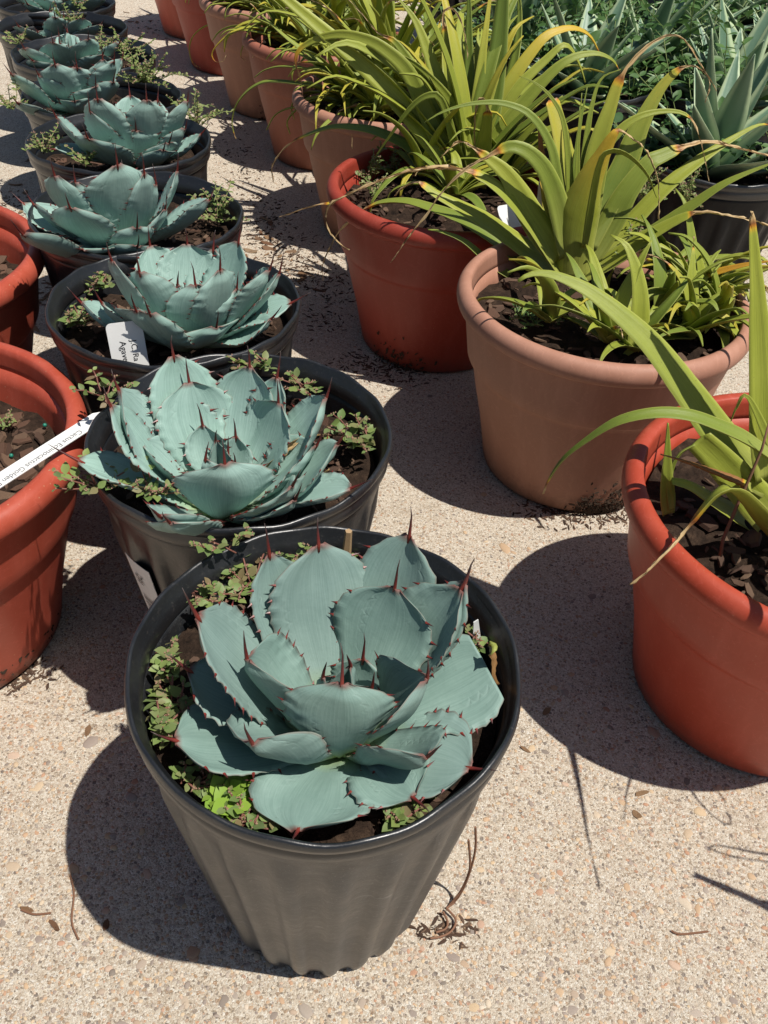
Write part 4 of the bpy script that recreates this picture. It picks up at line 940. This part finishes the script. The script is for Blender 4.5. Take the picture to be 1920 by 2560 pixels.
for lab, conv, p, z, n, L, ls, sd_, kd in [
    ('spotted spurge trailing over the rim behind the pale small agave leaf, dusty pot', Z1, (560, 330), z0 + .022, 8, .060, .0115, 1, 'spurge'),
    ('green spurge tuft on the inner wall of the dusty pot', Z1, (330, 330), z0 + .030, 3, .045, .0105, 2, 'spurge'),
    ('reddish spurge sprig leaning over the dusty pot\'s rim towards the next pot', Z1, (470, 185), rimz + .004, 3, .038, .011, 3, 'spurge'),
    ('spurge along the shaded inner wall beside bark chips, dusty pot', Z1, (195, 600), z0 + .014, 5, .048, .0115, 4, 'spurge'),
    ('spurge mat with red stems between bark chips and wall, dusty pot', Z1, (290, 760), z0 + .01, 7, .052, .0115, 5, 'spurge'),
    ('pale spurge patch beside the left pointing agave leaf, dusty pot', Z1, (235, 880), z0 + .012, 6, .042, .011, 6, 'spurge'),
    ('small spurge in the shadow under the agave, dusty pot', Z1, (345, 1060), z0 + .012, 5, .036, .010, 7, 'spurge'),
    ('bright lime green seedling clump, dusty pot', Z1, (490, 1125), z0 + .014, 5, .022, .0165, 8, 'clover'),
    ('pinkish spurge near the front lip under the lime seedlings, dusty pot', Z1, (560, 1215), z0 + .012, 6, .036, .0115, 9, 'spurge'),
    ('yellowing spurge beside the lowest agave leaf, dusty pot', Z1, (1150, 1205), z0 + .014, 6, .030, .0115, 10, 'spurge'),
    ('single spurge sprig by the brown tipped agave leaf, dusty pot', Z1, (1500, 540), z0 + .02, 2, .034, .011, 11, 'spurge'),
    ('spurge tuft behind the tall agave leaf, dusty pot', Z1, (740, 225), z0 + .025, 4, .040, .010, 12, 'spurge'),
    ('spurge tuft at the wooden splinter, dusty pot', Z1, (900, 215), z0 + .028, 4, .034, .010, 13, 'spurge'),
    ('spurge hanging over the rim of the stickered pot', Z2, (400, 580), rimz - .010, 7, .055, .0125, 14, 'spurge'),
    ('red stemmed spurge in front of the curved agave leaf, stickered pot', Z2, (580, 610), rimz - .004, 5, .050, .012, 15, 'spurge'),
    ('spurge sprig resting on the bark filled pot\'s rim', Z2, (420, 210), rimz + .004, 3, .055, .0125, 16, 'spurge'),
    ('tall spurge behind the agave leaves, stickered pot', Z2, (1010, 90), rimz - .012, 5, .050, .012, 17, 'spurge'),
    ('spurge against the inner wall by the wood chip, stickered pot', Z2, (1190, 190), rimz - .02, 5, .050, .0115, 18, 'spurge'),
    ('broad spurge mat on the bark, stickered pot', Z2, (1420, 400), SZ[1] + .02, 8, .062, .0125, 19, 'spurge'),
    ('dusty spurge filling the side beside the white printed tag', Z3, (420, 1760), SZ[2] + .016, 9, .060, .0115, 20, 'spurge'),
    ('dusty spurge under the rim above the white printed tag', Z3, (540, 1560), SZ[2] + .03, 7, .050, .0115, 21, 'spurge')]:
    weed(lab, on(conv, p, z), int(n * 1.9), L * .70, ls * 1.05, 300 + sd_, kd, pot=None if ('over' in lab or 'resting' in lab) else (APOS[{Z1: 0, Z2: 1, Z3: 2}[conv]][0] * U0, APOS[{Z1: 0, Z2: 1, Z3: 2}[conv]][1] * U0, .140), name='spurge_weed' if kd == 'spurge' else 'seedling_clump')
for lab, p, z, n, L, sd_ in [
    ('feathery weed in the bare side of the fourth agave pot', (1185, 1205), SZ[3] + .02, 12, .060, 1),
    ('weed behind the agave in the third and fourth pots\' gap', (720, 1360), SZ[3] + .03, 5, .04, 2),
    ('yellow green weed spilling over the left edge of the fifth pot', (240, 830), rimz - .012, 9, .060, 3),
    ('yellow and red weed at the foot of the fifth agave', (470, 900), rimz - .012, 9, .045, 4),
    ('weed trailing from the fifth pot onto the paving', (1080, 690), rimz - .02, 10, .085, 5),
    ('bushy weed filling one side of the sixth agave pot', (790, 450), rimz - .01, 22, .080, 6),
    ('weed at the edge of the sixth pot under a spiny leaf', (60, 590), rimz - .02, 10, .06, 7),
    ('weed poking up beside the seventh agave', (560, 270), rimz - .02, 8, .06, 8),
    ('pale weed on the rim of the seventh pot', (100, 240), rimz - .01, 7, .05, 9),
    ('weed standing between the leaves of the eighth agave', (390, 140), rimz - .02, 8, .055, 10),
    ('weed in the ninth agave pot', (420, 40), rimz - .03, 8, .05, 11),
    ('weed at the rim of the seventh pot, beside the walkway', (700, 280), rimz - .02, 8, .07, 12)]:
    weed(lab, on(Z3, p, z), n, L, .0105, 400 + sd_, 'far', joined=True, rise=.6)
for i, (p, z) in enumerate([((460, 1640), TP['A'][2] + .012), ((560, 1610), TP['A'][2] + .012), ((380, 1600), TP['A'][2] + .012)]):
    weed('small clover like weed under the shaded near side, mud splashed brown pot', on(Z5, p, z), 6, .035, .008, 450 + i, 'broad', joined=True, name='clover_weed', group='clover weeds in the brown pot')
for i, p in enumerate([(1020, 1000), (1240, 1010), (970, 1270)]):
    weed('fine feathery weed among the strap leaves of the mud splashed brown pot', on(Z5, p, TP['A'][2] + .05), 12, .06, .008, 460 + i, 'far', joined=True, rise=.9, name='feathery_weed', group='feathery weeds in the brown pot')
for i, p in enumerate([(1000, 1000), (1100, 880), (985, 910)]):
    weed('fine feathery weed inside the deep red pot with striped rim', on(Z4, p, TP['D'][2] + .01), 9, .06, .009, 470 + i, 'far', joined=True, rise=.8, name='feathery_weed', group='feathery weeds in the deep red pot')

# ------------------------------------------------------------------ black pots with pale margined agaves behind the strap leaves
BK = []
for u, v in [(1490, 238), (1850, 450)]:
    p = px(u, v, HN); BK.append((p[0], p[1] + .165))
rd_ = np.array([-.455, .89]); pr_ = np.array([.89, .455])
for j in range(0, 4):
    for i in range(-2, 6):
        q = np.array(BK[0]) + rd_ * (.345 * i + .17 * (j % 2)) + pr_ * (.30 * j)
        dd = np.array([q[0], q[1], HN]) - CAM; zc = np.dot(dd, F_); u = 960 + FPX * np.dot(dd, R2) / zc; v = 1280 - FPX * np.dot(dd, U2) / zc
        if u > 2150 or v < -330 or u < 1150: continue
        if any(math.hypot(q[0] - a, q[1] - b) < .338 for a, b in BK): continue
        if any(math.hypot(q[0] - TP[k][0], q[1] - TP[k][1]) < .40 for k in TP): continue
        BK.append((q[0], q[1]))
VL = ['pale margined agave with two upright spear leaves', 'pale margined agave hidden by broad leaved weeds']
for i, (x, y) in enumerate(BK):
    root, sz, rr = nursery_pot(x, y, HN - .01, 'black nursery pot holding a pale margined agave behind the strap leaves', 60 + i, nchip=0, soil_d=.05, wm=MB3)
    root['group'] = 'black pots behind the strap leaved agaves'
    org = np.array([x, y, sz + .005]); g = random.Random(900 + i)
    pl = empty('variegated_agave', org, 'green agave with pale leaf margins in a black pot behind the strap leaves', 'agave', 'pale margined agaves')
    for k in range(19):
        az = k * 2.4 + g.uniform(-.3, .3); el = rad(15 + 60 * (k / 19) + g.uniform(-8, 8)); L = g.uniform(.18, .30); P = org.copy(); pts = [P]; e = el
        for q in range(5):
            P = P + L / 5 * np.array([math.cos(az) * math.cos(e), math.sin(az) * math.cos(e), math.sin(e)]); pts.append(P); e += g.uniform(-.05, .06)
        ribbon(pl, org, pts, g.uniform(.045, .065), MVA, org, n=16, cup=.35, wpeak=.45, wb=.55, tipw=.03, seed=g.randrange(9999), thick=.005)
    for q in range(6):
        a = g.uniform(0, 6.28); r = rr * g.uniform(.3, .98)
        weed('broad leaved green weed among the pale margined agaves', (x + r * math.cos(a), y + r * math.sin(a), sz), 9, g.uniform(.12, .26), g.uniform(.022, .042), 950 + i * 5 + q, 'broad', joined=True, rise=.8, name='broad_leaf_weed', gap=.03, group='broad leaved weeds behind')

# ------------------------------------------------------------------ tags, stickers, sticks
def slab(corners, th, mat, name, parent=None, org=None):
    c = [np.asarray(q, float) for q in corners]; n = nrm(np.cross(c[1] - c[0], c[3] - c[0]))
    v = c + [q - n * th for q in c]; f = [(0, 1, 2, 3), (7, 6, 5, 4)] + [(k, 4 + k, 4 + (k + 1) % 4, (k + 1) % 4) for k in range(4)]
    return obj(name, v, f, mat, parent, org, smooth=False), n
def rounded(c0, ex, ey, w, h, r, th, mat, name):
    """rounded card: c0 centre, ex/ey unit axes"""
    n = np.cross(ex, ey); pts = []
    for (sx, sy, a0) in ((1, 1, 0), (-1, 1, 90), (-1, -1, 180), (1, -1, 270)):
        for k in range(5):
            a = rad(a0 + 22.5 * k); pts.append(c0 + ex * (sx * (w / 2 - r) + r * math.cos(a)) + ey * (sy * (h / 2 - r) + r * math.sin(a)))
    m = len(pts); v = pts + [p - n * th for p in pts]; f = [tuple(range(m)), tuple(range(2 * m - 1, m - 1, -1))] + [(k, m + k, m + (k + 1) % m, (k + 1) % m) for k in range(m)]
    return v, f, n
def text(body, size, origin, ex, ey, mat, parent, porg, name='printed_text', lift=.0004):
    cu = bpy.data.curves.new('t', 'FONT'); cu.body = body; cu.size = size; cu.extrude = .0; o = bpy.data.objects.new('t', cu); COL.objects.link(o)
    bpy.context.view_layer.update(); dg = bpy.context.evaluated_depsgraph_get(); me = bpy.data.meshes.new_from_object(o.evaluated_get(dg))
    bpy.data.objects.remove(o); n = nrm(np.cross(ex, ey))
    for v in me.vertices:
        p = origin + ex * v.co.x + ey * v.co.y + n * lift - np.asarray(porg); v.co = Vector(p)
    me.materials.clear(); me.materials.append(mat); me.name = name
    q = bpy.data.objects.new(name, me); COL.objects.link(q); q.parent = parent; return q
# printed tag in the third pot
B0 = px(*Z3((712, 1972)), HN - .022); T0 = plane_pts(B0, [Z3((672, 1758))], 0, 12)[0]
ey = nrm(T0 - B0); ex = nrm(np.cross(ey, nrm(CAM - B0))); hgt = np.linalg.norm(T0 - B0) + .025
cw_ = .043; c0 = T0 - ey * hgt / 2
v, f, nn = rounded(c0, ex, ey, cw_, hgt, .006, .0009, MWHITE, 'plant_tag')
tg = obj('plant_tag', v, f, MWHITE, None, c0, smooth=False); tg.location = Vector(c0); tag(tg, 'white plastic tag with black printing stuck in the third agave pot', 'tag', 'white plastic tags')
# lettering runs down the tag, first line towards the plant
text('J.C. Ra', .0100, c0 + ey * (hgt / 2 - .023) + ex * .0045, -ey, ex, MINK, tg, c0)
text('Agave', .0108, c0 + ey * (hgt / 2 - .023) - ex * .0085, -ey, ex, MINK, tg, c0)
# long stake label lying over the bark filled pot
zr = .3365
a0, a1 = px(265, 1030, zr + .006), px(-60, 1238, zr - .006); ey2 = nrm(a0 - a1); ex2 = nrm(np.cross(ey2, nrm(UP + .25 * np.array([0, -1.0, 0])))); wS = .0185; LS = np.linalg.norm(a0 - a1)
cs = (a0 + a1) / 2; nS = np.cross(ex2, ey2)
if nS[2] < 0: ex2 = -ex2; nS = -nS
pts = [cs - ex2 * wS / 2 - ey2 * LS / 2, cs + ex2 * wS / 2 - ey2 * LS / 2, cs + ex2 * wS / 2 + ey2 * (LS / 2 - .012), cs + ex2 * wS * .12 + ey2 * LS / 2, cs - ex2 * wS * .12 + ey2 * LS / 2, cs - ex2 * wS / 2 + ey2 * (LS / 2 - .012)]
v = [p for p in pts] + [p - nS * .0011 for p in pts]; f = [tuple(range(6)), tuple(range(11, 5, -1))] + [(k, 6 + k, 6 + (k + 1) % 6, (k + 1) % 6) for k in range(6)]
tg = obj('plant_stake', v, f, MWHITE, None, cs, smooth=False); tg.location = Vector(cs); tag(tg, 'long white stake label lying across the rim of the bark filled pot', 'label stake')
text('Cactus Echinocactus Golden Barrel', .0092, cs + ey2 * (LS / 2 - .040) + ex2 * .0012, -ey2, ex2 if np.dot(np.cross(-ey2, ex2), UP) > 0 else -ex2, MGREYINK, tg, cs)
# price sticker on the wall of the second pot
pc = np.array([APOS[1][0] * U0, APOS[1][1] * U0]); rb_, RT, lip_ = .104, .165 * .955, .03
def wallp(a, z, off=.0052): r = rb_ + (RT - rb_) * z / (HN - lip_) + off; return np.array([pc[0] + r * math.cos(a), pc[1] + r * math.sin(a), z])
aS = rad(229); hw = .145; zt, zb = .272, .150; nA, nZ = 10, 6; v = []; f = []
for j in range(nZ + 1):
    for i in range(nA + 1): v.append(wallp(aS - hw + 2 * hw * i / nA, zb + (zt - zb) * j / nZ))
n1 = nA + 1
for j in range(nZ):
    for i in range(nA): f.append((j * n1 + i, j * n1 + i + 1, (j + 1) * n1 + i + 1, (j + 1) * n1 + i))
nv = len(v)
for j in range(nZ + 1):
    for i in range(nA + 1): v.append(wallp(aS - hw + 2 * hw * i / nA, zb + (zt - zb) * j / nZ, .0046))
f += [tuple(nv + q for q in fc)[::-1] for fc in f]
sc_ = wallp(aS, (zt + zb) / 2)
tg = obj('price_sticker', v, f, MPAPER, None, sc_, smooth=True); tg.location = Vector(sc_); tag(tg, 'white paper price sticker stuck on the wall of a black pot', 'sticker')
ax_ = nrm(wallp(aS + .05, .2) - wallp(aS - .05, .2)); ay_ = nrm(wallp(aS, .26) - wallp(aS, .16))
text('2#', .017, wallp(aS, .252) + ax_ * -.008, -ay_, ax_, MINK, tg, sc_, lift=.0012)
text('- 000421', .007, wallp(aS, .255) + ax_ * .007, -ay_, ax_, MGREYINK, tg, sc_, lift=.0016) if False else None
bars = MB(); gB = random.Random(5); zz = .172
for k in range(16):
    h_ = gB.choice([.0008, .0014, .002]); aw = .085
    q = [wallp(aS - aw, zz, .0058), wallp(aS, zz, .0058), wallp(aS + aw, zz, .0058), wallp(aS + aw, zz + h_, .0058), wallp(aS, zz + h_, .0058), wallp(aS - aw, zz + h_, .0058)]
    bars.add(q, [(0, 1, 4, 5), (1, 2, 3, 4)]); zz += h_ + gB.choice([.0007, .0012, .0016])
bars.build('bar_code_lines', MGREYINK, tg, sc_, smooth=False)
# white tags among the strap leaves
def card(label, conv, p, z, w, h, az, tilt):
    c = np.array(px(*conv(p), z)); ex = np.array([math.cos(rad(az)), math.sin(rad(az)), 0]); ey = rot(UP, ex, rad(tilt)); v, f, n = rounded(c, ex, ey, w, h, .006, .0009, MWHITE, 't')
    o = obj('plant_tag', v, f, MWHITE, None, c, smooth=False); o.location = Vector(c); tag(o, label, 'tag', 'white plastic tags')
card('blank white tag between strap leaves of the deep red pot with striped rim', Z5, (375, 720), TP['D'][2] + .05, .060, .085, 10, -48)
card('blank white tag low among strap leaves, mud splashed brown pot', Z5, (385, 1170), TP['A'][2] + .04, .052, .095, 30, -40)
card('blank white tag upright behind the strap leaves, mud splashed brown pot', Z5, (545, 1050), TP['A'][2] + .09, .040, .10, -20, 15)
# sliver of white tag in the first pot, by the wall, and in the second
def stick(name, label, cat, pts, rs, mat, grp=None, n=5):
    mb = MB(); mb.tube(pts, rs, n); c = np.asarray(pts[0], float); o = mb.build(name, mat, None, c, smooth=False); o.location = Vector(c); return tag(o, label, cat, grp)
B_ = px(*Z1((930, 215)), SZ[0] + .03); stick('wood_splinter', 'split tan wood splinter standing behind the agave, dusty pot', 'splinter', [B_ - UP * .02, B_ + UP * .012, B_ + UP * .034 + np.array([.001, 0, 0])], [.004, .0045, .0035], MWOOD)
B_ = px(*Z1((1430, 545)), SZ[0] + .02); sl, _ = slab([B_ + np.array([-.005, 0, -.01]), B_ + np.array([.004, .004, -.01]), B_ + np.array([-.004, .004, .028]), B_ + np.array([-.008, .002, .026])], .001, MWHITE, 'plant_tag', None, B_); sl.location = Vector(B_); tag(sl, 'narrow pale tag edge by the inner wall, dusty pot', 'tag', 'white plastic tags')
# dried strip in the second agave
org2 = np.array(px(*Z2((1150, 560)), SZ[1] + .03)); dl = plane_pts(org2, [Z2(q) for q in [(1015, 530), (1080, 480), (1150, 410), (1210, 380), (1290, 372)]], 10, 10)
ds = ribbon(None, dl[0], dl, .018, MST, org2 - np.array([0, .1, 0]), 0, .01, 1.0, n=22, name='dried_leaf_strip', wb=.4, wpeak=.4); ds.location = Vector(dl[0]); tag(ds, 'tan dried leaf strip caught between blue agave leaves', 'dry leaf')
dl = plane_pts(org2, [Z2(q) for q in [(1180, 640), (1230, 590), (1295, 510)]], 0, -10); ds = ribbon(None, dl[0], dl, .012, MST, org2 - np.array([0, .1, 0]), 0, .01, .95, n=14, name='dried_leaf_strip'); ds.location = Vector(dl[0]); tag(ds, 'thin straw coloured dry blade lying beside the low agave leaf, stickered pot', 'dry leaf')
# brown dead tip of the big side leaf in the first pot
tipc = np.array(px(*Z1((1490, 640)), SZ[0] + .052)); pt = plane_pts(tipc, [Z1(q) for q in [(1478, 556), (1492, 600), (1488, 650), (1500, 692)]], 60, 10)
ds = ribbon(None, pt[0], pt, .016, MST, tipc + np.array([-.1, 0, 0]), 0, .01, .8, n=14, name='dead_leaf_scrap', tipw=.5); ds.location = Vector(pt[0]); tag(ds, 'curled brown dead leaf scrap at the torn agave leaf end', 'dry leaf')
# roots dangling from the first pot
g = random.Random(3)
for j, pp in enumerate([[(395, 290), (395, 380), (375, 470), (340, 560), (300, 620), (270, 640)], [(365, 345), (372, 430), (368, 480), (345, 540), (315, 590), (280, 630)], [(270, 640), (310, 690), (290, 740), (240, 765), (200, 770)], [(255, 655), (275, 700), (265, 730), (225, 745)]]):
    zs_ = [.10, .08, .055, .03, .012, .004] if j < 2 else [.008, .006, .004, .003, .003]
    base_ = np.array(px(*Z8(pp[-1]), .003)) if j < 2 else np.array(px(*Z8(pp[0]), .004))
    pts = plane_pts(base_, [Z8(q) for q in pp], 35, 0) if j < 2 else [px(*Z8(q), z) for q, z in zip(pp, zs_)]
    pts = [np.array([p[0], p[1], max(.002, p[2])]) for p in pts]
    stick('dried_root', 'thin brown dried root beside the base of the dusty pot', 'root', catmull(pts, 16), [.0013] * 16, MROOT, 'dried roots at the dusty pot')

# ------------------------------------------------------------------ litter
scatter_pebbles()
litm = []
for i in range(6):
    r = random.Random(500 + i); n = 9; v = [(0, 0, .02)]
    for k in range(n): a = 6.283 * k / n; q = r.uniform(.65, 1.05); v.append((q * math.cos(a) * 1.5, q * math.sin(a) * (.45 + .35 * (i % 2)), .18 * math.cos(2 * a) * r.uniform(.3, 1.2) + .1))
    f = [(0, 1 + k, 1 + (k + 1) % n) for k in range(n)]; m = len(v); v += [(x, y, z - .05) for x, y, z in v]; f += [(m, m + 1 + (k + 1) % n, m + 1 + k) for k in range(n)] + [(1 + k, m + 1 + k, m + 1 + (k + 1) % n, 1 + (k + 1) % n) for k in range(n)]
    me = bpy.data.meshes.new('leaf_fragment'); me.from_pydata(v, [], f); me.materials.append(MDRY); litm.append(me)
def litter(u, v_, s, label, grp, seed):
    g = random.Random(seed); p = px(u, v_); o = bpy.data.objects.new('leaf_fragment', litm[seed % 6]); COL.objects.link(o); o.location = (p[0], p[1], .001); o.rotation_euler = (g.gauss(0, .12), g.gauss(0, .12), g.uniform(0, 6.28)); o.scale = (s, s, s * .8); tag(o, label, 'leaf litter', grp)
K = 1.1573; gl = random.Random(77)
for i, (u, v_, s) in enumerate([(1135, 1620, .006), (190, 1580, .006), (1385, 1715, .008), (1375, 1760, .006), (118, 2000, .007), (230, 2000, .005), (60, 1965, .006), (1180, 1538, .006)]):
    litter(u * K, v_ * K, s, 'curled brown leaf fragment lying on open sunlit paving', 'leaf fragments on open paving', i)
for i in range(46):
    u, v_ = gl.choice([(570, 520), (560, 490), (650, 590), (600, 560), (540, 545), (20, 440), (60, 400), (60, 640), (30, 690), (330, 60), (300, 40), (540, 700)]); litter((u + gl.gauss(0, 26)) * K, (v_ + gl.gauss(0, 22)) * K, gl.uniform(.006, .015), 'brown leaf fragment lying between the pot rows', 'leaf fragments between the pot rows', 100 + i)
mbl = MB()
for i in range(2300):
    u, v_ = gl.choice([(570, 520), (560, 495), (600, 565), (650, 590), (640, 620), (20, 440), (60, 640), (30, 690), (340, 60), (1230, 1105), (1300, 1110), (780, 780), (830, 800), (880, 812), (700, 600), (400, 300), (60, 1450), (10, 1470), (960, 2010), (560, 430), (610, 520), (640, 560), (580, 470), (540, 380), (500, 330), (690, 690), (1180, 1100), (1250, 1112), (1340, 1108), (480, 270), (720, 640)])
    p = px((u + gl.gauss(0, 34)) * K, (v_ + gl.gauss(0, 14)) * K); s = gl.uniform(.001, .0042)
    if not free(p, -.004): continue
    Mx = Matrix.Translation((p[0], p[1], s * .3)) @ Matrix.Rotation(gl.uniform(0, 6.28), 4, 'Z') @ Matrix.Rotation(gl.gauss(0, .4), 4, 'X') @ Matrix.Diagonal((s * 1.3, s * .6, s, 1)); _, vv, ff = gl.choice(chipm)
    mbl.add([tuple(Mx @ Vector(q)) for q in vv], ff, [gl.random()] * len(vv))
tag(mbl.build('bark_litter', MBARKF, None, smooth=False, kind='stuff', attr='pick'), 'brown bark crumbs and debris gathered around the pot bases', 'litter')
for pts in [[(152, 1890), (160, 1930), (155, 1990), (170, 2030)], [(45, 1965), (75, 1975), (110, 1972)], [(1450, 2010), (1470, 2018), (1530, 2012)]]:
    stick('twig', 'thin dry twig lying on the sunlit paving', 'twig', catmull([px(u * K, v_ * K, .0022) for u, v_ in pts], 10), [.0011] * 10, MROOT, 'twigs on the paving')
for i, (u, v_) in enumerate([(210, 1015), (200, 1112), (25, 1128)]):       # fertiliser beads on the bark
    p = px(*Z2((u if i == 0 else u / 1, v_ if False else [262, 270, 455][i])), TERR['L'][1] + .012) if False else px(*[(134, 1016), (112, 1063), (28, 1139)][i], TERR['L'][1] + .012)
    mb = MB(); r = .0028
    for q in [(0, 0, 1)]: pass
    rings = [(r * math.sin(t), r * math.cos(t)) for t in np.linspace(.05, math.pi - .05, 6)]; v, f = lathe(rings, 8); o = obj('fertiliser_pellet', [(a + p[0], b + p[1], c + p[2]) for a, b, c in v], f, MTEAL, None, p); o.location = Vector(p); tag(o, 'teal green fertiliser pellet on the bark chips', 'pellet', 'fertiliser pellets')
B_ = px(5, 900, TERR['L'][1] + .01)
weed('tiny grey green sprout on the bark chips of the orange red pot', px(20, 1060, TERR['L'][1] + .012), 6, .022, .007, 801, 'far', joined=True, rise=.7, name='sprout')
